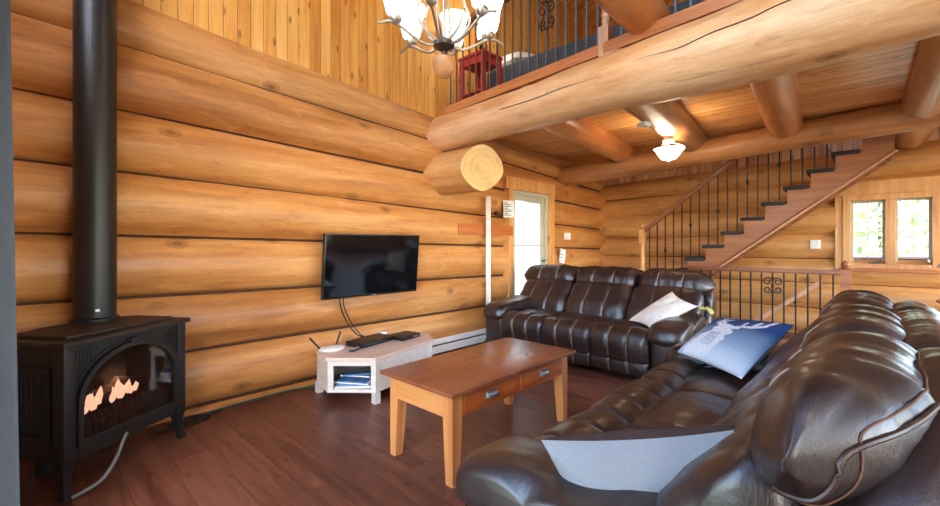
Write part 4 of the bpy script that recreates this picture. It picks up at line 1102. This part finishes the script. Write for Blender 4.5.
mb = MB(); mb.bx(-.35, -.33, -.28, .28, .22, .70); mb.bx(-.34, -.02, -.28, .28, .215, .235); mb.bx(-.34, -.02, -.29, -.27, .22, .70); mb.bx(-.34, -.02, .27, .29, .22, .70); mb.build('firebox_lining', M['firebox'], stv, False)
mb = MB()                                  # cast grate in front of the fire
for k in range(15): y = -.25+k*.0357; mb.tube([(-.03, y, .24), (-.025, y, .33), (-.04, y, .365)], .011, 6)
mb.tube([(-.03, -.26, .31), (-.03, .26, .31)], .012, 6); mb.build('grate', M['ember'], stv)
LG = [((-.22, -.20, .36), (-.10, .05, .42), .034), ((-.14, -.12, .36), (-.2, .20, .40), .032), ((-.10, -.02, .47), (-.17, .22, .40), .024), ((-.25, -.05, .36), (-.2, .24, .37), .038)]
for i, (p0, p1, r) in enumerate(LG): mb = MB(); mb.log(p0, p1, r, r*.85, seed=120+i, seg=14, step=.02, wob=.25); mb.build('ceramic_log', M['ember'], stv)
def flame(m, c, w, h, sd):
    c = V(c)
    R = []
    for i in range(12):
        t = i/11; r = w*(math.sin(PI*min(1, .12+t*.88))**.8)*(1-t*.55); ring = []
        o = V((0, .25*w*math.sin(t*5+sd), 0))
        for j in range(10):
            a = 2*PI*j/10; k = 1+.35*noise.noise(V((math.cos(a)*2, math.sin(a)*2, t*4+sd*3)))
            ring.append(c+o+V((.45*r*k*math.cos(a), r*k*math.sin(a), h*t+.012*noise.noise(V((a, t, sd))))))
        R.append(ring)
    m.rings(R)
for i, (c, w, h) in enumerate((((-.08, -.20, .355), .034, .06), ((-.07, -.155, .365), .036, .10), ((-.075, -.11, .385), .026, .09), ((-.07, -.04, .37), .024, .085), ((-.075, .0, .375), .034, .11), ((-.07, .05, .38), .032, .085), ((-.08, .10, .385), .030, .05))):
    mb = MB(); flame(mb, c, w, h, i*1.7); mb.build('flame', M['flame'], stv)
# top plate with a raised centre, corner pilasters, legs, side louvre panel
def grow(pl, k): return [(p[0]+(k if p[0] > -.2 else -k), p[1]+(k if p[1] > 0 else -k)) for p in pl]
mb = MB(); mb.prism(grow(body, .045), 2, .745, .772, .008); mb.build('top_plate', M['irontop'], stv, False)
mb = MB(); mb.prism([(-.03, -BW+.02), (-.03, BW-.02), (-.30, BW-.02), (-.42, BW-.17), (-.42, -BW+.17), (-.32, -BW+.02)], 2, .772, .79, .006); mb.build('raised_lid', M['irontop'], stv, False)
for sy in (-1, 1):
    mb = MB(); mb.bx(-.05, .022, sy*BW-.03, sy*BW+.03, .19, .745, .01); mb.build('pilaster', M['iron'], stv)
    mb = MB(); R = []
    for z, w, o in ((.0, .016, .022), (.02, .018, .018), (.06, .016, .008), (.13, .022, .0), (.19, .034, 0)):
        cx, cy = -.015+o, sy*(BW+o*.6); R.append([V((cx+a*w, cy+b*w, z)) for a, b in ((-1, -1), (1, -1), (1, 1), (-1, 1))])
    mb.rings(R); mb.build('leg', M['iron'], stv)
    mb = MB(); mb.bx(-.40, -.36, sy*(BW-.17)-.02, sy*(BW-.17)+.02, 0, .19); mb.build('leg', M['iron'], stv, False)
for k in range(2):
    mb = MB(); y0, y1 = (-.315, -.22) if k == 0 else (.22, .315)
    for j in range(8): y = lerp(y0, y1, j/7); mb.bx(.005, .010, y-.004, y+.004, .48, .72)
    mb.build('fluting', M['iron'], stv, False)
mb = MB()
for a, b, z0, z1 in ((-.29, -.08, .62, .64), (-.29, -.08, .28, .30), (-.29, -.27, .30, .62), (-.10, -.08, .30, .62)): mb.bx(a, b, -BW-.022, -BW, z0, z1)
for k in range(6): mb.bx(-.26+k*.028, -.252+k*.028, -BW-.014, -BW, .31, .61)
mb.build('side_panel', M['iron'], stv, False)
sp_ = thing('stovepipe', 'tall black stovepipe rising from the back of the gas stove', 'stovepipe', (.124, .330, .79))
mb = MB(); mb.lathe([(.102, .0), (.102, 4.35)], seg=36); mb.lathe([(.1035, 1.1), (.1035, 1.105)], seg=36, cap=False); mb.build('pipe', M['pipe'], sp_)
mb = MB(); mb.lathe([(.116, .0), (.116, .014), (.104, .022)], seg=36); mb.build('collar', M['iron'], sp_)
mb = MB(); mb.bx(.1035, .1045, -.010, .010, .06, .075); mb.build('maker_plate', M['silver'], sp_, False)
mb = MB(); mb.tube(catmull([(.0, -.02, .19), (.02, -.06, .17), (.05, -.13, .10), (.06, -.22, .035), (.03, -.33, .012)], 8), .009, 8); mb.build('gas_hose', M['greycable'], stv)
fl_ = bpy.data.lights.new('firelight', 'POINT'); fl_.energy = 3; fl_.color = (1, .5, .25); fl_.shadow_soft_size = .06
fo = bpy.data.objects.new('firelight', fl_); COL.objects.link(fo); fo.location = V(stv.location)+V((fv.x*-.1, fv.y*-.1, .5))

# cables on the floor along the wall
mb = MB(); mb.tube(catmull([(.06, .86, .008), (.0, 1.0, .008), (-.03, 1.2, .008), (-.04, 1.45, .008), (-.03, 1.62, .01), (.08, 1.9, .008)], 10), .007, 6)
tag(mb.build('extension_cable', M['greencable']), 'green cable on the floor along the foot of the log wall', 'cable')
mb = MB(); mb.tube(catmull([(.12, .62, .008), (.16, .80, .008), (.10, .95, .008), (.02, .93, .008), (.0, .80, .008), (.10, .72, .008), (.02, 1.05, .008)], 10), .007, 6)
tag(mb.build('loose_cable', M['cable']), 'black cable coiled on the floor beside the right foot of the stove', 'cable')

# curtain at the left edge
cu = thing('curtain', 'grey curtain hanging at the left edge beside the stove', 'curtain', (1.36, -.02, 0))
for nm, mt, u0, u1, ph in (('curtain_panel', 'curtain', .02, .30, 0), ('lining', 'curtain_blue', -.01, .10, 1)):
    def cf(u, v):
        s = lerp(u0, u1, u); fold = .03*math.sin(u*13+ph)*(1-.2*v); return V((-.29+s*.85+.05*(1-v), -.15+s*.55+.01-.03*v+fold*.7+(.035 if ph else 0), .03+v*2.42))
    mb = MB(); mb.grid(cf, 40, 24); r = bmesh.ops.extrude_face_region(mb.bm, geom=mb.bm.faces[:]); bmesh.ops.translate(mb.bm, vec=(.0, -.004, 0), verts=[v for v in r['geom'] if isinstance(v, bmesh.types.BMVert)])
    mb.build(nm, M[mt], cu)

# ------------------------------------------------------------------ chandelier
HC = V((1.72, 1.73, 2.415))
ch = thing('chandelier', 'scrolled metal chandelier with lit white bell shades hanging over the coffee table', 'chandelier', HC)
mb = MB(); mb.lathe([(.006, -.065), (.014, -.045), (.014, -.03), (.03, -.02), (.062, .0), (.066, .02), (.05, .035), (.02, .05)], seg=24); mb.build('hub', M['nickel_dark'], ch)
mb = MB(); mb.lathe([(.010, .04), (.010, 1.2), (.004, 1.21), (.004, 4.2)], seg=12); mb.build('stem', M['nickel'], ch)
mb = MB(); mb.lathe([(.001, -.19), (.03, -.178), (.055, -.145), (.068, -.10), (.070, -.075)], seg=28, cap=False); mb.build('glass_bowl', M['amber'], ch)
fwd = math.atan2(.73, -.683)              # direction from the camera to the chandelier
for k in range(6):
    a = math.radians(40+60*k); # measured from image-right towards the camera
    right = V((.73, .683)); tow = V((.683, -.73)); d2 = right*math.cos(a)+tow*math.sin(a); d = V((d2.x, d2.y, 0))
    def q(r, z): return d*r+V((0, 0, z))
    mb = MB(); mb.tube(catmull([q(.04, .015), q(.11, .0), (q(.19, .035)), q(.27, .085), q(.33, .095), q(.385, .075)], 8), [.0085]*40+[.0065], 8)
    ar = mb.build('arm', M['nickel'], ch)
    mb = MB(); mb.tube(catmull([q(.045, .03), q(.12, .09), q(.16, .19), q(.12, .30), q(.05, .38), q(.02, .50), q(.05, .60)], 7), .008, 7); mb.build('scroll', M['nickel'], ar)
    mb = MB(); mb.lathe([(.012, .085), (.03, .10), (.036, .115), (.036, .128), (.02, .135)], d*.285, 16); mb.build('shade_fitter', M['nickel'], ar)
    mb = MB(); mb.lathe([(.036, .13), (.054, .15), (.068, .21), (.074, .27), (.094, .33)], d*.285, 22, cap=False); mb.lathe([(.033, .131), (.051, .15), (.065, .21), (.071, .27), (.091, .33)], d*.285, 22, cap=False); mb.build('lamp_shade', M['shade'], ar)
for k in range(3):
    a = math.radians(70+120*k); d = V((math.cos(a), math.sin(a), 0))
    mb = MB(); mb.tube(catmull([d*.02+V((0, 0, .5)), d*.10+V((0, 0, .47)), d*.17+V((0, 0, .53)), d*.22+V((0, 0, .54))], 7), .0075, 7); ar = mb.build('upper_arm', M['nickel'], ch)
    mb = MB(); mb.lathe([(.034, .56), (.046, .58), (.056, .63), (.062, .68), (.078, .73)], d*.18, 22, cap=False); mb.build('lamp_shade', M['shade'], ar)
    mb = MB(); mb.lathe([(.012, .53), (.036, .555), (.02, .57)], d*.18, 14); mb.build('shade_fitter', M['nickel'], ar)
l = bpy.data.lights.new('chandelier_light', 'POINT'); l.energy = 12; l.color = (1, .86, .66); l.shadow_soft_size = .25
lo = bpy.data.objects.new('chandelier_light', l); COL.objects.link(lo); lo.location = HC+V((0, 0, .85))

# bowl lamp and smoke detector on the second joist
bl_ = thing('ceiling_lamp', 'lit white glass bowl lamp hanging from the cracked log joist', 'lamp', (1.97, 4.85, 2.40))
mb = MB(); mb.lathe([(.065, .0), (.06, .02), (.012, .03)], (0, 0, -.03), 18); mb.lathe([(.007, -.22), (.007, -.02)], seg=8); mb.build('canopy', M['nickel'], bl_)
mb = MB(); mb.lathe([(.155, -.115), (.135, -.13), (.115, -.17), (.075, -.225), (.012, -.245)], seg=32, cap=False); mb.lathe([(.150, -.115), (.130, -.132), (.11, -.17), (.07, -.22), (.012, -.24)], seg=32, cap=False); mb.build('glass_bowl', M['bowl'], bl_)
mb = MB(); mb.lathe([(.012, -.245), (.02, -.255), (.012, -.275), (.003, -.285)], seg=12)
for k in range(3):
    a = k*2*PI/3+.4; mb.tube(catmull([V((.0, 0, -.05)), V((.10*math.cos(a), .10*math.sin(a), -.07)), V((.16*math.cos(a), .16*math.sin(a), -.11)), V((.125*math.cos(a), .125*math.sin(a), -.165)), V((.09*math.cos(a), .09*math.sin(a), -.215))], 6), .005, 6)
mb.build('bracket', M['nickel'], bl_)
l = bpy.data.lights.new('bowl_light', 'POINT'); l.energy = 24; l.color = (1, .8, .58); l.shadow_soft_size = .12
lo = bpy.data.objects.new('bowl_light', l); COL.objects.link(lo); lo.location = (1.97, 4.85, 2.33)
sd_ = thing('smoke_detector', 'small white round smoke detector on the cracked log joist', 'smoke detector', (1.98, 4.12, 2.41))
mb = MB(); mb.lathe([(.062, 0), (.062, -.018), (.052, -.032), (.02, -.038)], seg=24); mb.build('casing', M['white'], sd_); mb = MB(); mb.lathe([(.012, -.034), (.012, -.041)], (.02, 0, 0), 12); mb.build('test_button', M['darkgrey'], sd_)

# ------------------------------------------------------------------ outside: ground and trees seen through the end window
mb = MB(); mb.bx(-40, 40, 8.2, 60, -1.3, -1.2); mb.bx(-40, 40, -50, -.7, -1.3, -1.2); mb.bx(6.8, 40, -.7, 8.2, -1.3, -1.2); mb.bx(-40, -.8, -.7, 8.2, -1.3, -1.2)
struct('floor_outside', mb, M['grass'], smooth=False)
TL = ['leafy tree outside, seen through the left pane of the end window', 'leafy tree outside, seen through the right pane of the end window', 'shrubby tree outside, farther off behind the two panes']
for i, (x, y, h) in enumerate(((2.9, 13.0, 5.5), (5.0, 17.5, 6.5), (3.9, 24.0, 7.0))):
    t = thing('tree', TL[i], 'tree', (x, y, -1.2), 0, 'trees outside the end window')
    mb = MB(); mb.tube([(0, 0, 0), (.05, .02, h*.4), (.0, .05, h*.8)], [.16, .11, .04], 10); mb.build('trunk', M['bark'], t)
    mb = MB(); rg = random.Random(i)
    for _ in range(620):
        p = V((rg.gauss(0, .75), rg.gauss(0, .75), h*.48+rg.gauss(0, h*.17))); a = V((rg.uniform(-1, 1), rg.uniform(-1, 1), rg.uniform(-1, 1))).normalized()*.14; b = a.orthogonal().normalized()*.08
        q = [mb.bm.verts.new(p+e) for e in (-a, b, a, -b)]; mb.bm.faces.new(q)
    mb.build('foliage', M['leaf'], t, False)

sn = bpy.data.lights.new('sun', 'SUN'); sn.energy = 6; sn.angle = .01; sn.color = (1, .95, .86)
so = bpy.data.objects.new('sun', sn); COL.objects.link(so); so.location = (20, 6, 20); so.rotation_euler = (0, math.radians(46), math.radians(8))
# ------------------------------------------------------------------ world, camera, view
w = bpy.data.worlds.new('sky'); SC.world = w; w.use_nodes = True; nt = w.node_tree; bg = nt.nodes['Background']
sky = nt.nodes.new('ShaderNodeTexSky'); sky.sky_type = 'NISHITA'; sky.sun_disc = False; sky.sun_elevation = math.radians(40); sky.sun_rotation = math.radians(120); sky.altitude = 200; sky.air_density = 1.0; sky.dust_density = 1.0
nt.links.new(sky.outputs[0], bg.inputs[0]); bg.inputs[1].default_value = 2.4

cam = bpy.data.cameras.new('camera'); co = bpy.data.objects.new('camera', cam); COL.objects.link(co)
co.location = (3.55, 0, 1.25); co.rotation_euler = (PI/2, 0, math.radians(43.1))
cam.sensor_width = 36; cam.lens = 36*425/940; cam.shift_y = -9/940; cam.clip_start = .02
SC.camera = co
vs = SC.view_settings; vs.view_transform = 'Standard'; vs.look = 'None'; vs.gamma = 1; vs.use_curve_mapping = False; vs.exposure = 0.0
